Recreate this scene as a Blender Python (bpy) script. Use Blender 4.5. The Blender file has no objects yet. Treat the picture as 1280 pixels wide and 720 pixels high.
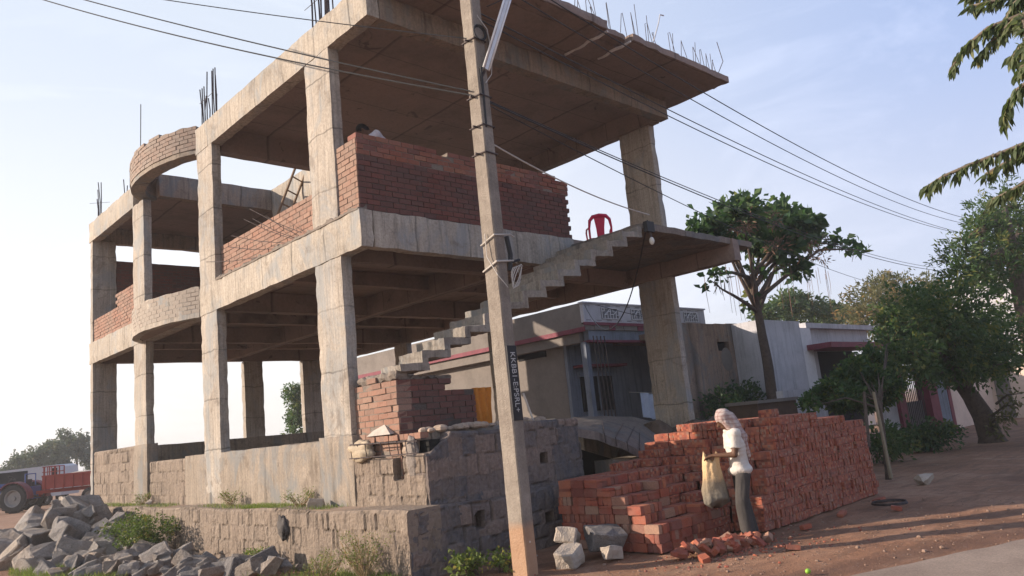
import bpy, bmesh, math, random
from mathutils import Vector, Matrix, noise
R_ = random.Random(7)
sc = bpy.context.scene
C = bpy.context.collection
U = R_.uniform

# ------------------------------------------------------------------ camera
F_PX, CAM_H = 954.0, 1.65
v1 = Vector((-920, 267, F_PX)).normalized(); v2 = Vector((1011, 72, F_PX)).normalized()
b_ = (v1+v2).normalized(); c_ = (v1-v2).normalized()
d1 = (b_+c_)/math.sqrt(2); d2 = (b_-c_)/math.sqrt(2); up_ = d1.cross(d2)
if up_.y > 0: up_ = -up_
cam = bpy.data.cameras.new('camera'); co = bpy.data.objects.new('camera', cam); C.objects.link(co)
right = Vector((d2.x, d1.x, up_.x)); down = Vector((d2.y, d1.y, up_.y)); fwd = Vector((d2.z, d1.z, up_.z))
M = Matrix(((right.x, -down.x, -fwd.x, 0), (right.y, -down.y, -fwd.y, 0), (right.z, -down.z, -fwd.z, CAM_H), (0, 0, 0, 1)))
co.matrix_world = M
cam.sensor_width = 36; cam.lens = F_PX/1280*36; cam.clip_start = .1; cam.clip_end = 3000
sc.camera = co

def at(px, py, **k):
    """world point seen at photo position (px, py) at the real distance given by a plane x=, y= or z="""
    r = right*(px-640)+down*(py-360)+fwd*F_PX; c = Vector((0, 0, CAM_H))
    (a, v), = k.items(); i = 'xyz'.index(a)
    return c+r*((v-c[i])/r[i])
# ------------------------------------------------------------------ mesh builder
def nv(p, s, a):
    return noise.noise_vector(Vector(p)*s)*a
class MB:
    def __init__(s): s.v = []; s.f = []; s.t = []; s.m = []
    def add(s, vs, fs, tint=None, mi=0):
        k = len(s.v); s.v += [tuple(p) for p in vs]
        for q in fs:
            s.f.append(tuple(i+k for i in q)); s.t.append(U(0, 1) if tint is None else tint); s.m.append(mi)
    def box(s, x0, x1, y0, y1, z0, z1, tint=None, mi=0, jit=0):
        if tint is None: tint = U(0, 1)
        P = [(x, y, z) for x in (x0, x1) for y in (y0, y1) for z in (z0, z1)]
        if jit: P = [(p[0]+U(-jit, jit), p[1]+U(-jit, jit), p[2]+U(-jit, jit)) for p in P]
        s.add(P, [(0, 1, 3, 2), (4, 6, 7, 5), (0, 4, 5, 1), (2, 3, 7, 6), (0, 2, 6, 4), (1, 5, 7, 3)], tint, mi)
    def rough(s, x0, x1, y0, y1, z0, z1, step=.14, amp=.008, sc_=3.0, edge=.012, mi=0, fn=None):
        """box with gridded faces, displaced by noise of position; chipped edges"""
        lo = (x0, y0, z0); hi = (x1, y1, z1)
        n = [max(1, min(160, int(round((hi[i]-lo[i])/step)))) for i in range(3)]
        idx = {}; vs = []
        def vid(i, j, k):
            key = (i, j, k)
            if key in idx: return idx[key]
            p = Vector((lo[0]+(hi[0]-lo[0])*i/n[0], lo[1]+(hi[1]-lo[1])*j/n[1], lo[2]+(hi[2]-lo[2])*k/n[2]))
            ext = (i in (0, n[0]))+(j in (0, n[1]))+(k in (0, n[2]))
            q = p+nv(p, sc_, amp)+nv(p, 11, amp*.5)
            if ext >= 2 and edge:
                e = edge*(.3+abs(noise.noise(p*9))*2.2)
                c = Vector(((lo[0]+hi[0])/2, (lo[1]+hi[1])/2, (lo[2]+hi[2])/2))
                for a, cnt in ((0, i), (1, j), (2, k)):
                    if cnt in (0, n[a]): q[a] += e if cnt == 0 else -e
            if fn: q = fn(q)
            idx[key] = len(vs); vs.append(q); return idx[key]
        fs = []
        for i in range(n[0]):
            for j in range(n[1]):
                fs.append((vid(i, j, 0), vid(i, j+1, 0), vid(i+1, j+1, 0), vid(i+1, j, 0)))
                fs.append((vid(i, j, n[2]), vid(i+1, j, n[2]), vid(i+1, j+1, n[2]), vid(i, j+1, n[2])))
        for i in range(n[0]):
            for k in range(n[2]):
                fs.append((vid(i, 0, k), vid(i+1, 0, k), vid(i+1, 0, k+1), vid(i, 0, k+1)))
                fs.append((vid(i, n[1], k), vid(i, n[1], k+1), vid(i+1, n[1], k+1), vid(i+1, n[1], k)))
        for j in range(n[1]):
            for k in range(n[2]):
                fs.append((vid(0, j, k), vid(0, j, k+1), vid(0, j+1, k+1), vid(0, j+1, k)))
                fs.append((vid(n[0], j, k), vid(n[0], j+1, k), vid(n[0], j+1, k+1), vid(n[0], j, k+1)))
        s.add(vs, fs, None, mi)
    def tube(s, pts, r, n=6, tint=None, mi=0, cap=True):
        pts = [Vector(p) for p in pts]; m = len(pts)
        rs = r if isinstance(r, (list, tuple)) else [r]*m
        vs = []; a = None
        for i, p in enumerate(pts):
            d = (pts[min(i+1, m-1)]-pts[max(i-1, 0)])
            d = d.normalized() if d.length > 1e-9 else Vector((0, 0, 1))
            if a is None: a = d.orthogonal().normalized()
            a = (a-d*a.dot(d)); a = a.normalized() if a.length > 1e-6 else d.orthogonal().normalized()
            b = d.cross(a)
            for k in range(n):
                t = 2*math.pi*k/n; vs.append(p+(a*math.cos(t)+b*math.sin(t))*rs[i])
        fs = [(i*n+k, i*n+(k+1) % n, (i+1)*n+(k+1) % n, (i+1)*n+k) for i in range(m-1) for k in range(n)]
        if cap: fs += [tuple(range(n-1, -1, -1)), tuple((m-1)*n+k for k in range(n))]
        s.add(vs, fs, U(0, 1) if tint is None else tint, mi)
    def prism(s, poly, ax, a0, a1, tint=None, mi=0):
        """poly = 2D outline in the two other axes, extruded along axis ax"""
        def P(u, v, w):
            return {0: (w, u, v), 1: (u, w, v), 2: (u, v, w)}[ax]
        n = len(poly)
        vs = [P(u, v, a0) for u, v in poly]+[P(u, v, a1) for u, v in poly]
        fs = [tuple(range(n)), tuple(range(2*n-1, n-1, -1))]+[(i, (i+1) % n, n+(i+1) % n, n+i) for i in range(n)]
        s.add(vs, fs, tint, mi)
    def ball(s, c, r, nu=10, nvv=7, rot=None, tint=None, mi=0):
        c = Vector(c); r = Vector(r) if not isinstance(r, (int, float)) else Vector((r, r, r))
        vs = []
        for i in range(nvv+1):
            ph = math.pi*i/nvv
            for j in range(nu):
                t = 2*math.pi*j/nu
                p = Vector((r.x*math.sin(ph)*math.cos(t), r.y*math.sin(ph)*math.sin(t), r.z*math.cos(ph)))
                if rot: p = rot @ p
                vs.append(c+p)
        fs = [(i*nu+j, i*nu+(j+1) % nu, (i+1)*nu+(j+1) % nu, (i+1)*nu+j) for i in range(nvv) for j in range(nu)]
        s.add(vs, fs, tint, mi)
    def build(s, name, mats, parent=None, smooth=False, fixn=True):
        me = bpy.data.meshes.new(name)
        off = Vector((0, 0, 0))
        if parent is not None:
            r = parent
            while r.parent: r = r.parent
            off = Vector(r.location)
        me.from_pydata([Vector(p)-off for p in s.v], [], s.f)
        at = me.attributes.new('tint', 'FLOAT', 'FACE')
        at.data.foreach_set('value', s.t)
        if not isinstance(mats, (list, tuple)): mats = [mats]
        for m in mats: me.materials.append(m)
        me.polygons.foreach_set('material_index', s.m)
        if smooth: me.polygons.foreach_set('use_smooth', [True]*len(s.f))
        if fixn:
            bm = bmesh.new(); bm.from_mesh(me); bmesh.ops.remove_doubles(bm, verts=bm.verts, dist=1e-5)
            bmesh.ops.recalc_face_normals(bm, faces=bm.faces); bm.to_mesh(me); bm.free()
        me.update()
        o = bpy.data.objects.new(name, me); C.objects.link(o)
        if parent is not None: o.parent = parent
        return o
def tag(o, label=None, cat=None, group=None, kind=None):
    if label: o['label'] = label
    if cat: o['category'] = cat
    if group: o['group'] = group
    if kind: o['kind'] = kind
    return o
def thing(name, loc, label, cat, group=None):
    o = bpy.data.objects.new(name, None); C.objects.link(o); o.location = loc; o.empty_display_size = .1
    return tag(o, label, cat, group)
def structure(o): o['kind'] = 'structure'; return o

# ------------------------------------------------------------------ materials
class NT:
    def __init__(s, name):
        s.mat = bpy.data.materials.new(name); s.mat.use_nodes = True
        s.t = s.mat.node_tree; s.n = s.t.nodes; s.l = s.t.links
        s.b = s.n['Principled BSDF']; s.out = s.n['Material Output']
        s.b.inputs['Roughness'].default_value = .85
        s.b.inputs['Specular IOR Level'].default_value = .25
    def new(s, k, **kw):
        n = s.n.new(k)
        for a, v in kw.items(): setattr(n, a, v)
        return n
    def pos(s): return s.new('ShaderNodeNewGeometry').outputs['Position']
    def obj(s): return s.new('ShaderNodeTexCoord').outputs['Object']
    def map(s, v, sc_=(1, 1, 1), rot=(0, 0, 0)):
        m = s.new('ShaderNodeMapping'); m.inputs['Scale'].default_value = sc_; m.inputs['Rotation'].default_value = rot
        s.l.new(v, m.inputs['Vector']); return m.outputs[0]
    def noise(s, v, scale, det=5, rough=.6, dist=0):
        m = s.new('ShaderNodeTexNoise'); m.inputs['Scale'].default_value = scale; m.inputs['Detail'].default_value = det
        m.inputs['Roughness'].default_value = rough; m.inputs['Distortion'].default_value = dist
        if v is not None: s.l.new(v, m.inputs['Vector'])
        return m.outputs['Fac']
    def ramp(s, f, stops):
        m = s.new('ShaderNodeValToRGB'); e = m.color_ramp.elements
        while len(e) > 1: e.remove(e[0])
        for i, (p, c) in enumerate(stops):
            c = (c, c, c) if isinstance(c, (int, float)) else c
            if i == 0: e[0].position = p; e[0].color = (*c, 1)
            else: q = e.new(p); q.color = (*c, 1)
        s.l.new(f, m.inputs[0]); return m.outputs[0]
    def mix(s, f, a, b, mode='MIX'):
        m = s.new('ShaderNodeMix'); m.data_type = 'RGBA'; m.blend_type = mode
        for inp, v in ((m.inputs[0], f), (m.inputs[6], a), (m.inputs[7], b)):
            if isinstance(v, (int, float)): inp.default_value = v if inp == m.inputs[0] else (v, v, v, 1)
            elif isinstance(v, tuple): inp.default_value = (*v, 1)
            else: s.l.new(v, inp)
        return m.outputs[2]
    def math(s, op, a, b=None, c=None):
        m = s.new('ShaderNodeMath', operation=op)
        for i, v in enumerate((a, b, c)):
            if v is None: continue
            if isinstance(v, (int, float)): m.inputs[i].default_value = v
            else: s.l.new(v, m.inputs[i])
        return m.outputs[0]
    def xyz(s, v):
        m = s.new('ShaderNodeSeparateXYZ'); s.l.new(v, m.inputs[0]); return m.outputs
    def attr(s, nme='tint'):
        return s.new('ShaderNodeAttribute', attribute_name=nme).outputs['Fac']
    def rnd(s): return s.new('ShaderNodeObjectInfo').outputs['Random']
    def bump(s, h, d=.01, st=1.0):
        m = s.new('ShaderNodeBump'); m.inputs['Distance'].default_value = d; m.inputs['Strength'].default_value = st
        s.l.new(h, m.inputs['Height']); s.l.new(m.outputs[0], s.b.inputs['Normal'])
    def col(s, c):
        if isinstance(c, tuple): s.b.inputs['Base Color'].default_value = (*c, 1)
        else: s.l.new(c, s.b.inputs['Base Color'])
    def rough(s, v): s.b.inputs['Roughness'].default_value = v; return s

def concrete(name, base=(.36, .315, .265), lines='z', per=.95, contrast=1.0, board=True):
    t = NT(name); p = t.pos(); x, y, z = t.xyz(p)[:3]
    big = t.noise(p, .9, 5, .6); fine = t.noise(p, 26, 4, .7)
    streak = t.noise(t.map(p, (9, 9, .55)), 1.6, 5, .65)
    b = Vector(base)
    c = t.ramp(big, [(.25, tuple(b*.66)), (.42, tuple(b*.92)), (.58, tuple(b*1.05)), (.75, tuple(b*1.28))])
    c = t.mix(.85, c, t.ramp(streak, [(.3, .48), (.44, .88), (.72, 1.16)]), 'MULTIPLY')
    c = t.mix(.7, c, t.ramp(fine, [(.3, .62), (.6, 1.08)]), 'MULTIPLY')
    grey = t.noise(t.map(p, (1, 1, .6)), 1.6, 6, .65, .8)
    c = t.mix(t.ramp(grey, [(.48, 0.), (.62, .75)]), c, tuple(Vector((.95, 1.0, 1.02))*(base[1]*.78)))
    st = t.noise(p, 2.3, 6, .72, .6)
    c = t.mix(t.ramp(st, [(.55, 0.), (.66, .6)]), c, (base[0]*.42, base[1]*.39, base[2]*.38))
    hc = t.noise(p, 7, 7, .8, .3)
    c = t.mix(t.ramp(hc, [(.60, 0.), (.66, .55)]), c, (base[0]*.34, base[1]*.33, base[2]*.34))
    drip = t.noise(t.map(p, (5, 5, .18)), 2.2, 4, .7)
    c = t.mix(t.ramp(drip, [(.60, 0.), (.70, .4)]), c, tuple(b*1.45))
    drv = z if lines == 'z' else t.math('ADD', x, y)
    wob = t.math('MULTIPLY', t.noise(p, 1.7, 3), .16)
    fr = t.math('FRACT', t.math('DIVIDE', t.math('ADD', drv, wob), per))
    ln = t.ramp(fr, [(0, .45), (.012, .55), (.03, 1.), (.985, 1.), (1, .6)])
    c = t.mix(t.ramp(t.noise(p, 1.1, 2), [(.35, .35), (.6, 1.)]), c, t.mix(1, c, ln, 'MULTIPLY'))
    h = t.math('ADD', t.math('MULTIPLY', fine, .35), t.math('MULTIPLY', streak, .65))
    h = t.math('ADD', h, t.math('MULTIPLY', ln, .5))
    if board:
        bd = t.noise(t.map(p, (30, 30, .7)), 1.5, 4, .6); h = t.math('ADD', h, t.math('MULTIPLY', bd, .5))
        c = t.mix(.35, c, t.ramp(bd, [(.3, .55), (.5, 1.05)]), 'MULTIPLY')
    t.col(c); t.bump(h, .012); return t.mat
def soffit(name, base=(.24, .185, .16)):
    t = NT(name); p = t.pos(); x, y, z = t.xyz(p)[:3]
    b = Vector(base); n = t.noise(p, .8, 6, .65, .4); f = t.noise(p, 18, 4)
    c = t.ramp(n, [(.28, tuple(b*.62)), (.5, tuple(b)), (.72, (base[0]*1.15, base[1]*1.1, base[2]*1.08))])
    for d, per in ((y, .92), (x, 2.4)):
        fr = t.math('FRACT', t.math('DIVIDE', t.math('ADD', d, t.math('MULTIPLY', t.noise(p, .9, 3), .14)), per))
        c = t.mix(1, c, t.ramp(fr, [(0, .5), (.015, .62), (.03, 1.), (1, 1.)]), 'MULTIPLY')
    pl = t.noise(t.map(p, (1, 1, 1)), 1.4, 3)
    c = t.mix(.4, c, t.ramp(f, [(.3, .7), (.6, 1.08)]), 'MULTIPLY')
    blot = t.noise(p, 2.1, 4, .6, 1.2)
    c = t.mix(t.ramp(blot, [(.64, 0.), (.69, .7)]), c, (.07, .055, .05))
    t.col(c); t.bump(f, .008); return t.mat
def brickwork(name, cols, mort, dusty=.3, dust=(.34, .27, .22)):
    """bricks (slot: tint) as real blocks; colour per block"""
    t = NT(name); p = t.pos(); a = t.attr()
    n = t.noise(p, 30, 5, .7); big = t.noise(p, 1.3, 5, .6)
    c = t.ramp(a, [(i/(len(cols)-1), q) for i, q in enumerate(cols)])
    c = t.mix(.6, c, t.ramp(n, [(.3, .65), (.65, 1.15)]), 'MULTIPLY')
    c = t.mix(t.ramp(big, [(.35, dusty*.2), (.7, dusty)]), c, dust)
    c = t.mix(t.ramp(t.noise(p, 14, 5, .7), [(.55, 0.), (.75, .55)]), c, mort)
    t.col(c); t.bump(n, .006); return t.mat
def plain(name, col, rough=.8, var=.25, scale=6, bump=.004, metal=0, spec=.25, obj=False):
    t = NT(name); p = t.obj() if obj else t.pos(); n = t.noise(p, scale, 5, .65); f = t.noise(p, scale*7, 3)
    b = Vector(col)
    c = t.ramp(n, [(.25, tuple(b*(1-var))), (.5, tuple(b)), (.75, tuple(b*(1+var*.6)))])
    c = t.mix(.3, c, t.ramp(f, [(.3, .75), (.65, 1.1)]), 'MULTIPLY')
    t.col(c); t.rough(rough); t.b.inputs['Metallic'].default_value = metal; t.b.inputs['Specular IOR Level'].default_value = spec
    if bump: t.bump(t.math('ADD', n, f), bump)
    return t.mat
def leafmat(name, c0, c1, c2, trans=.35, rough=.55):
    t = NT(name); a = t.attr(); p = t.pos()
    c = t.ramp(a, [(0, c0), (.55, c1), (.93, c2), (1, (c2[0]*1.5, c2[1]*1.1, c2[2]*.8))])
    t.col(c); t.rough(rough)
    tr = t.new('ShaderNodeBsdfTranslucent'); t.l.new(t.mix(.5, c, (c1[0]*1.6, c1[1]*1.9, c1[2]*.7)), tr.inputs[0])
    m = t.new('ShaderNodeMixShader'); m.inputs[0].default_value = trans
    t.l.new(t.b.outputs[0], m.inputs[1]); t.l.new(tr.outputs[0], m.inputs[2]); t.l.new(m.outputs[0], t.out.inputs[0])
    return t.mat
def stonemat(name, c0, c1, mort, dusty=.5):
    t = NT(name); p = t.pos(); a = t.attr(); g = t.attr('joint')
    n = t.noise(p, 22, 6, .7); big = t.noise(p, 1.5, 6, .65); mid = t.noise(p, 6, 5, .65, .5)
    c = t.ramp(a, [(0, c0), (.3, tuple(Vector(c0)*1.15)), (.55, tuple((Vector(c0)+Vector(c1))/2)), (1, c1)])
    c = t.mix(.8, c, t.ramp(n, [(.3, .5), (.65, 1.2)]), 'MULTIPLY')
    vs_ = t.noise(t.map(p, (16, 16, 3.2)), 1.3, 5, .7, .5)
    c = t.mix(.75, c, t.ramp(vs_, [(.34, .38), (.44, .85), (.6, 1.1)]), 'MULTIPLY')
    c = t.mix(t.math('MULTIPLY', t.ramp(mid, [(.4, .25), (.6, 1.)]), dusty), c, mort)
    c = t.mix(t.ramp(big, [(.42, 0.), (.75, .5)]), c, tuple(Vector(mort)*.62))
    c = t.mix(t.math('MULTIPLY', g, .9), c, tuple(Vector(mort)*.28))
    t.col(c); t.bump(t.math('ADD', t.math('ADD', n, mid), vs_), .03); return t.mat

M_COL = concrete('concrete_column_cast', (.37, .325, .275), 'z', .93)
M_BEAM = concrete('concrete_beam_cast', (.38, .335, .28), 'xy', 1.07)
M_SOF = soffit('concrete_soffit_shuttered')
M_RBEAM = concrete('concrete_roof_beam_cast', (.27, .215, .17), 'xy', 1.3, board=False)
M_PLAS = concrete('cement_plaster_wall', (.27, .225, .18), 'xy', 2.3, board=False)
M_STAIR = concrete('concrete_stair_cast', (.27, .24, .205), 'xy', 3.1, board=False)
BR = [(.34, .10, .065), (.42, .145, .085), (.30, .085, .06), (.46, .20, .12), (.36, .12, .09), (.24, .085, .065)]
M_BRW = brickwork('red_brickwork', [tuple(q*.62 for q in c) for c in BR], (.20, .16, .14), .30, (.20, .15, .13))
M_BRD = brickwork('shade_dark_brickwork', [(.125, .042, .032), (.155, .055, .042), (.11, .05, .042), (.18, .055, .042), (.09, .042, .038)], (.11, .09, .083), .5, (.105, .08, .072))  # copy darkened for brick faces turned from the sun, shade in the colour
M_BRG = brickwork('dusty_brickwork', [(.24, .125, .09), (.29, .145, .10), (.21, .12, .09), (.31, .18, .13)], (.24, .195, .16), .5, (.25, .19, .15))
M_BRP = brickwork('cement_smeared_brickwork', [(.24, .165, .13), (.27, .18, .14), (.22, .165, .14), (.27, .205, .165)], (.28, .24, .20), .9, (.27, .23, .195))
M_BRS = brickwork('plaster_washed_brickwork', [(.30, .255, .215), (.32, .265, .22), (.29, .25, .21), (.32, .275, .235)], (.33, .29, .25), .9, (.32, .28, .24))
M_MORT = plain('cement_mortar', (.20, .17, .145), .95, .3, 12, .01)
M_MORTD = plain('dark_cement_mortar', (.085, .072, .066), .95, .3, 12, .01)  # mortar darkened to go with the shade-toned bricks
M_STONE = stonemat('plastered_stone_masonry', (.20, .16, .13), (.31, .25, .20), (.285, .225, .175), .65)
M_STONED = stonemat('shade_dark_stone_masonry', (.085, .09, .105), (.27, .20, .165), (.25, .195, .16), .42)  # bluish stones, colour also darkened for the faces turned from the sun
M_STEEL = plain('rusty_reinforcing_steel', (.075, .06, .06), .7, .4, 20, 0, .4)
M_BLACK = plain('void_shade_black', (.012, .012, .012), .9, .2, 5, 0)  # black that stands for the shade inside voids

def brickobj():
    t = NT('fired_red_brick'); p = t.obj(); r = t.rnd()
    n = t.noise(p, 38, 5, .7); w = t.noise(t.pos(), 5, 4, .6)
    c = t.ramp(r, [(0, (.15, .048, .04)), (.25, (.33, .095, .055)), (.5, (.25, .064, .044)), (.72, (.42, .15, .08)), (.84, (.19, .06, .048)), (.93, (.33, .20, .14)), (1, (.27, .14, .10))])
    c = t.mix(.6, c, t.ramp(n, [(.3, .62), (.65, 1.15)]), 'MULTIPLY')
    c = t.mix(t.ramp(w, [(.42, 0.), (.75, .5)]), c, (.26, .16, .125))
    t.col(c); t.bump(n, .004); return t.mat
M_B1 = brickobj()
def brickattr():
    t = NT('fired_red_brick_heap'); p = t.pos(); r = t.attr()
    n = t.noise(p, 38, 5, .7); w = t.noise(p, 5, 4, .6)
    c = t.ramp(r, [(0, (.15, .048, .04)), (.25, (.33, .095, .055)), (.5, (.25, .064, .044)), (.72, (.42, .15, .08)), (.84, (.19, .06, .048)), (.93, (.33, .20, .14)), (1, (.27, .14, .10))])
    c = t.mix(.6, c, t.ramp(n, [(.3, .62), (.65, 1.15)]), 'MULTIPLY')
    c = t.mix(t.ramp(w, [(.42, 0.), (.75, .5)]), c, (.26, .16, .125))
    t.col(c); t.bump(n, .004); return t.mat
M_B2 = brickattr()

# ------------------------------------------------------------------ ground, road
ROAD_A = Vector((7.35, 3.31)); ROAD_D = Vector((2, -.84)).normalized(); ROAD_N = Vector((ROAD_D.y, -ROAD_D.x))  # N points to the road side
if ROAD_N.y > 0: ROAD_N = -ROAD_N
def road_s(x, y):
    return (Vector((x, y))-ROAD_A).dot(ROAD_N)
def gz(x, y):
    d = math.hypot(x, y)
    a = .035*noise.noise(Vector((x*.35, y*.35, 0)))+.022*noise.noise(Vector((x*1.5, y*1.5, 3)))+.010*noise.noise(Vector((x*4.5, y*4.5, 8)))
    fade = 1 if d < 30 else max(0, 1-(d-30)/40)
    a *= fade
    s = road_s(x, y)
    a = a*min(1, max(0, (-s+.2)/.8)) + (.012*math.exp(-((s+.9)/.35)**2) if d < 30 else 0)
    return a-.02
def ground_mat():
    t = NT('red_earth'); p = t.pos(); x, y, z = t.xyz(p)[:3]
    big = t.noise(p, .45, 6, .6, .3); mid = t.noise(p, 3.2, 6, .65); f = t.noise(p, 32, 5, .75)
    c = t.ramp(big, [(.3, (.17, .085, .05)), (.5, (.29, .15, .088)), (.7, (.38, .225, .145))])
    c = t.mix(.7, c, t.ramp(mid, [(.3, .68), (.65, 1.18)]), 'MULTIPLY')
    c = t.mix(.65, c, t.ramp(f, [(.3, .6), (.65, 1.2)]), 'MULTIPLY')
    rut = t.noise(t.map(p, (.35, 2.6, 1), (0, 0, .40)), 2.2, 4, .6)
    c = t.mix(t.ramp(rut, [(.5, 0.), (.62, .5)]), c, (.15, .085, .055))
    dust = t.noise(p, 1.1, 6, .7, 1.0)
    c = t.mix(t.ramp(dust, [(.55, 0.), (.7, .45)]), c, (.42, .28, .19))
    # darker damp wheel track parallel to the road edge
    s = t.math('ADD', t.math('MULTIPLY', t.math('SUBTRACT', x, ROAD_A.x), ROAD_N.x), t.math('MULTIPLY', t.math('SUBTRACT', y, ROAD_A.y), ROAD_N.y))
    s = t.math('ADD', s, t.math('MULTIPLY', t.noise(p, 1.2, 4), .35))
    band = t.ramp(t.math('ABSOLUTE', t.math('ADD', s, .16)), [(.10, 1.), (.34, 0.)])
    c = t.mix(t.math('MULTIPLY', band, .6), c, (.115, .062, .045))
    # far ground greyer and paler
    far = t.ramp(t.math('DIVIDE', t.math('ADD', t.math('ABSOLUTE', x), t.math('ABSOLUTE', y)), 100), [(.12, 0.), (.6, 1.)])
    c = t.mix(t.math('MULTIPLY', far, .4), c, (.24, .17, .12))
    # gravel specks
    vo = t.new('ShaderNodeTexVoronoi'); vo.inputs['Scale'].default_value = 22; t.l.new(p, vo.inputs['Vector'])
    sp = t.ramp(vo.outputs['Distance'], [(.10, 1.), (.17, 0.)])
    sp = t.math('MULTIPLY', sp, t.ramp(t.noise(p, 5, 2), [(.55, 0.), (.62, 1.)]))
    c = t.mix(sp, c, (.36, .30, .26))
    t.col(c); t.bump(t.math('ADD', t.math('MULTIPLY', mid, 1.3), f), .03); return t.mat
def asphalt_mat():
    t = NT('dusty_asphalt'); p = t.pos(); n = t.noise(p, 60, 5, .8); m = t.noise(p, 1.4, 6, .6)
    c = t.ramp(m, [(.35, (.23, .175, .14)), (.65, (.32, .25, .20))])
    c = t.mix(.7, c, t.ramp(n, [(.35, .6), (.62, 1.25)]), 'MULTIPLY')
    t.col(c); t.bump(n, .008); return t.mat
M_GND = ground_mat(); M_ASP = asphalt_mat()
gm = MB()
def axis(lo, hi, steps):
    out = [lo]
    while out[-1] < hi:
        d = abs(out[-1]-8) ; st = .12 if d < 4 else .3 if d < 12 else 1.2 if d < 40 else 8 if d < 120 else 80
        out.append(out[-1]+st)
    return out
xs = axis(-700, 900, 0); ys = axis(-700, 1100, 0)
vs = [(x, y, gz(x, y)) for y in ys for x in xs]; nx = len(xs)
fs = [(j*nx+i, j*nx+i+1, (j+1)*nx+i+1, (j+1)*nx+i) for j in range(len(ys)-1) for i in range(nx-1)]
gm.add(vs, fs, .5)
structure(gm.build('ground', M_GND, smooth=True, fixn=False))
rm = MB(); vs = []; k = 0
L = [-14+.2*i for i in range(0, 330)]
for s_ in L:
    wob = .10*noise.noise(Vector((s_*.9, 0, 5)))+.05*noise.noise(Vector((s_*3.3, 0, 1)))
    a = ROAD_A+ROAD_D*s_+ROAD_N*wob; b = ROAD_A+ROAD_D*s_+ROAD_N*5.5
    vs += [(a.x, a.y, -.04), (a.x, a.y, .006), (b.x, b.y, .012), (b.x, b.y, -.04)]
fs = []
for i in range(len(L)-1):
    for q in range(3): fs.append((i*4+q, i*4+q+1, (i+1)*4+q+1, (i+1)*4+q))
rm.add(vs, fs, .5)
structure(rm.build('road', M_ASP))

# ------------------------------------------------------------------ relief (stone masonry) walls
def relief(parent, name, mat, org, u, n, ulen, zlo, zhi, ch=.26, wr=(.13, .32), res=.035, amp=.018, jd=.022, depth=.3, holes=(), seed=1):
    """stone masonry: a gridded face at org along u with outward normal n; zlo/zhi may be functions of u-length"""
    rr = random.Random(seed)
    u = Vector(u); n = Vector(n); org = Vector(org)
    H = zhi if callable(zhi) else (lambda s: zhi)
    Lo = zlo if callable(zlo) else (lambda s: zlo)
    zmax = max(H(ulen*i/40) for i in range(41)); zmin = min(Lo(ulen*i/40) for i in range(41))
    cz = [zmin-.001]
    while cz[-1] < zmax: cz.append(cz[-1]+ch*rr.uniform(.8, 1.2))
    rows = []
    for _ in cz:
        e = [-.2]
        while e[-1] < ulen+.3: e.append(e[-1]+rr.uniform(*wr))
        rows.append((e, [rr.random() for _ in e], [rr.uniform(-.5, 1) for _ in e]))
    nu = max(2, int(ulen/res)); vs = []; joint = []; tint = []
    import bisect
    nz = max(2, int((zmax-zmin)/res))
    for i in range(nu+1):
        s = ulen*i/nu
        for j in range(nz+1):
            z0, z1 = Lo(s), H(s); z = z0+(z1-z0)*j/nz
            q = Vector((s*1.0, z, seed)); w = noise.noise(q*5)*.03
            r = max(0, min(len(cz)-2, bisect.bisect(cz, z+w)-1))
            e, tn, dp = rows[r]
            k = max(0, min(len(e)-2, bisect.bisect(e, s+noise.noise(q*4+Vector((9, 0, 0)))*.03)-1))
            dj = min(abs(z+w-cz[r]), abs(cz[r+1]-z-w), abs(s-e[k]), abs(e[k+1]-s))
            g = max(0, 1-dj/(.012))*max(0, min(1, .55+1.3*noise.noise(q*2.2)))
            off = dp[k]*amp*.6-jd*min(1, g*1.3)+noise.noise(q*3)*amp*.5+noise.noise(q*9)*amp*.55+noise.noise(q*24)*amp*.35
            for (ha, hb, hz0, hz1) in holes:
                if ha < s < hb and hz0 < z < hz1: off -= .16; g = 1
            if j == nz: off -= .02
            p = org+u*s+n*off; vs.append((p.x, p.y, z)); joint.append(min(1, g)); tint.append(tn[k])
    m = MB(); fs = []; ft = []
    for i in range(nu):
        for j in range(nz):
            a = i*(nz+1)+j; fs.append((a, a+nz+1, a+nz+2, a+1)); ft.append(tint[a])
    m.add(vs, fs, 0); m.t = ft
    # top + back
    k = len(vs); back = []
    for i in range(nu+1):
        s = ulen*i/nu; p = org+u*s-n*depth
        back.append((p.x, p.y, H(s)+noise.noise(Vector((s*3, 0, seed)))*.015)); back.append((p.x, p.y, Lo(s)))
    m.v += back
    for i in range(nu):
        a = i*(nz+1)+nz
        m.f.append((a, a+nz+1, k+2*(i+1), k+2*i)); m.f.append((k+2*i, k+2*i+2, k+2*i+3, k+2*i+1)); m.t += [.5, .5]; m.m += [0, 0]
    # end caps
    m.f.append(tuple([j for j in range(nz+1)]+[k, k+1])); m.f.append(tuple([nu*(nz+1)+j for j in range(nz, -1, -1)]+[k+2*nu+1, k+2*nu])); m.t += [.5, .5]; m.m += [0, 0]
    joint += [0]*len(back)
    o = m.build(name, mat, parent, fixn=False)
    at = o.data.attributes.new('joint', 'FLOAT', 'POINT'); at.data.foreach_set('value', joint)
    bm = bmesh.new(); bm.from_mesh(o.data); bmesh.ops.recalc_face_normals(bm, faces=bm.faces); bm.to_mesh(o.data); bm.free()
    return o
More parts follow.
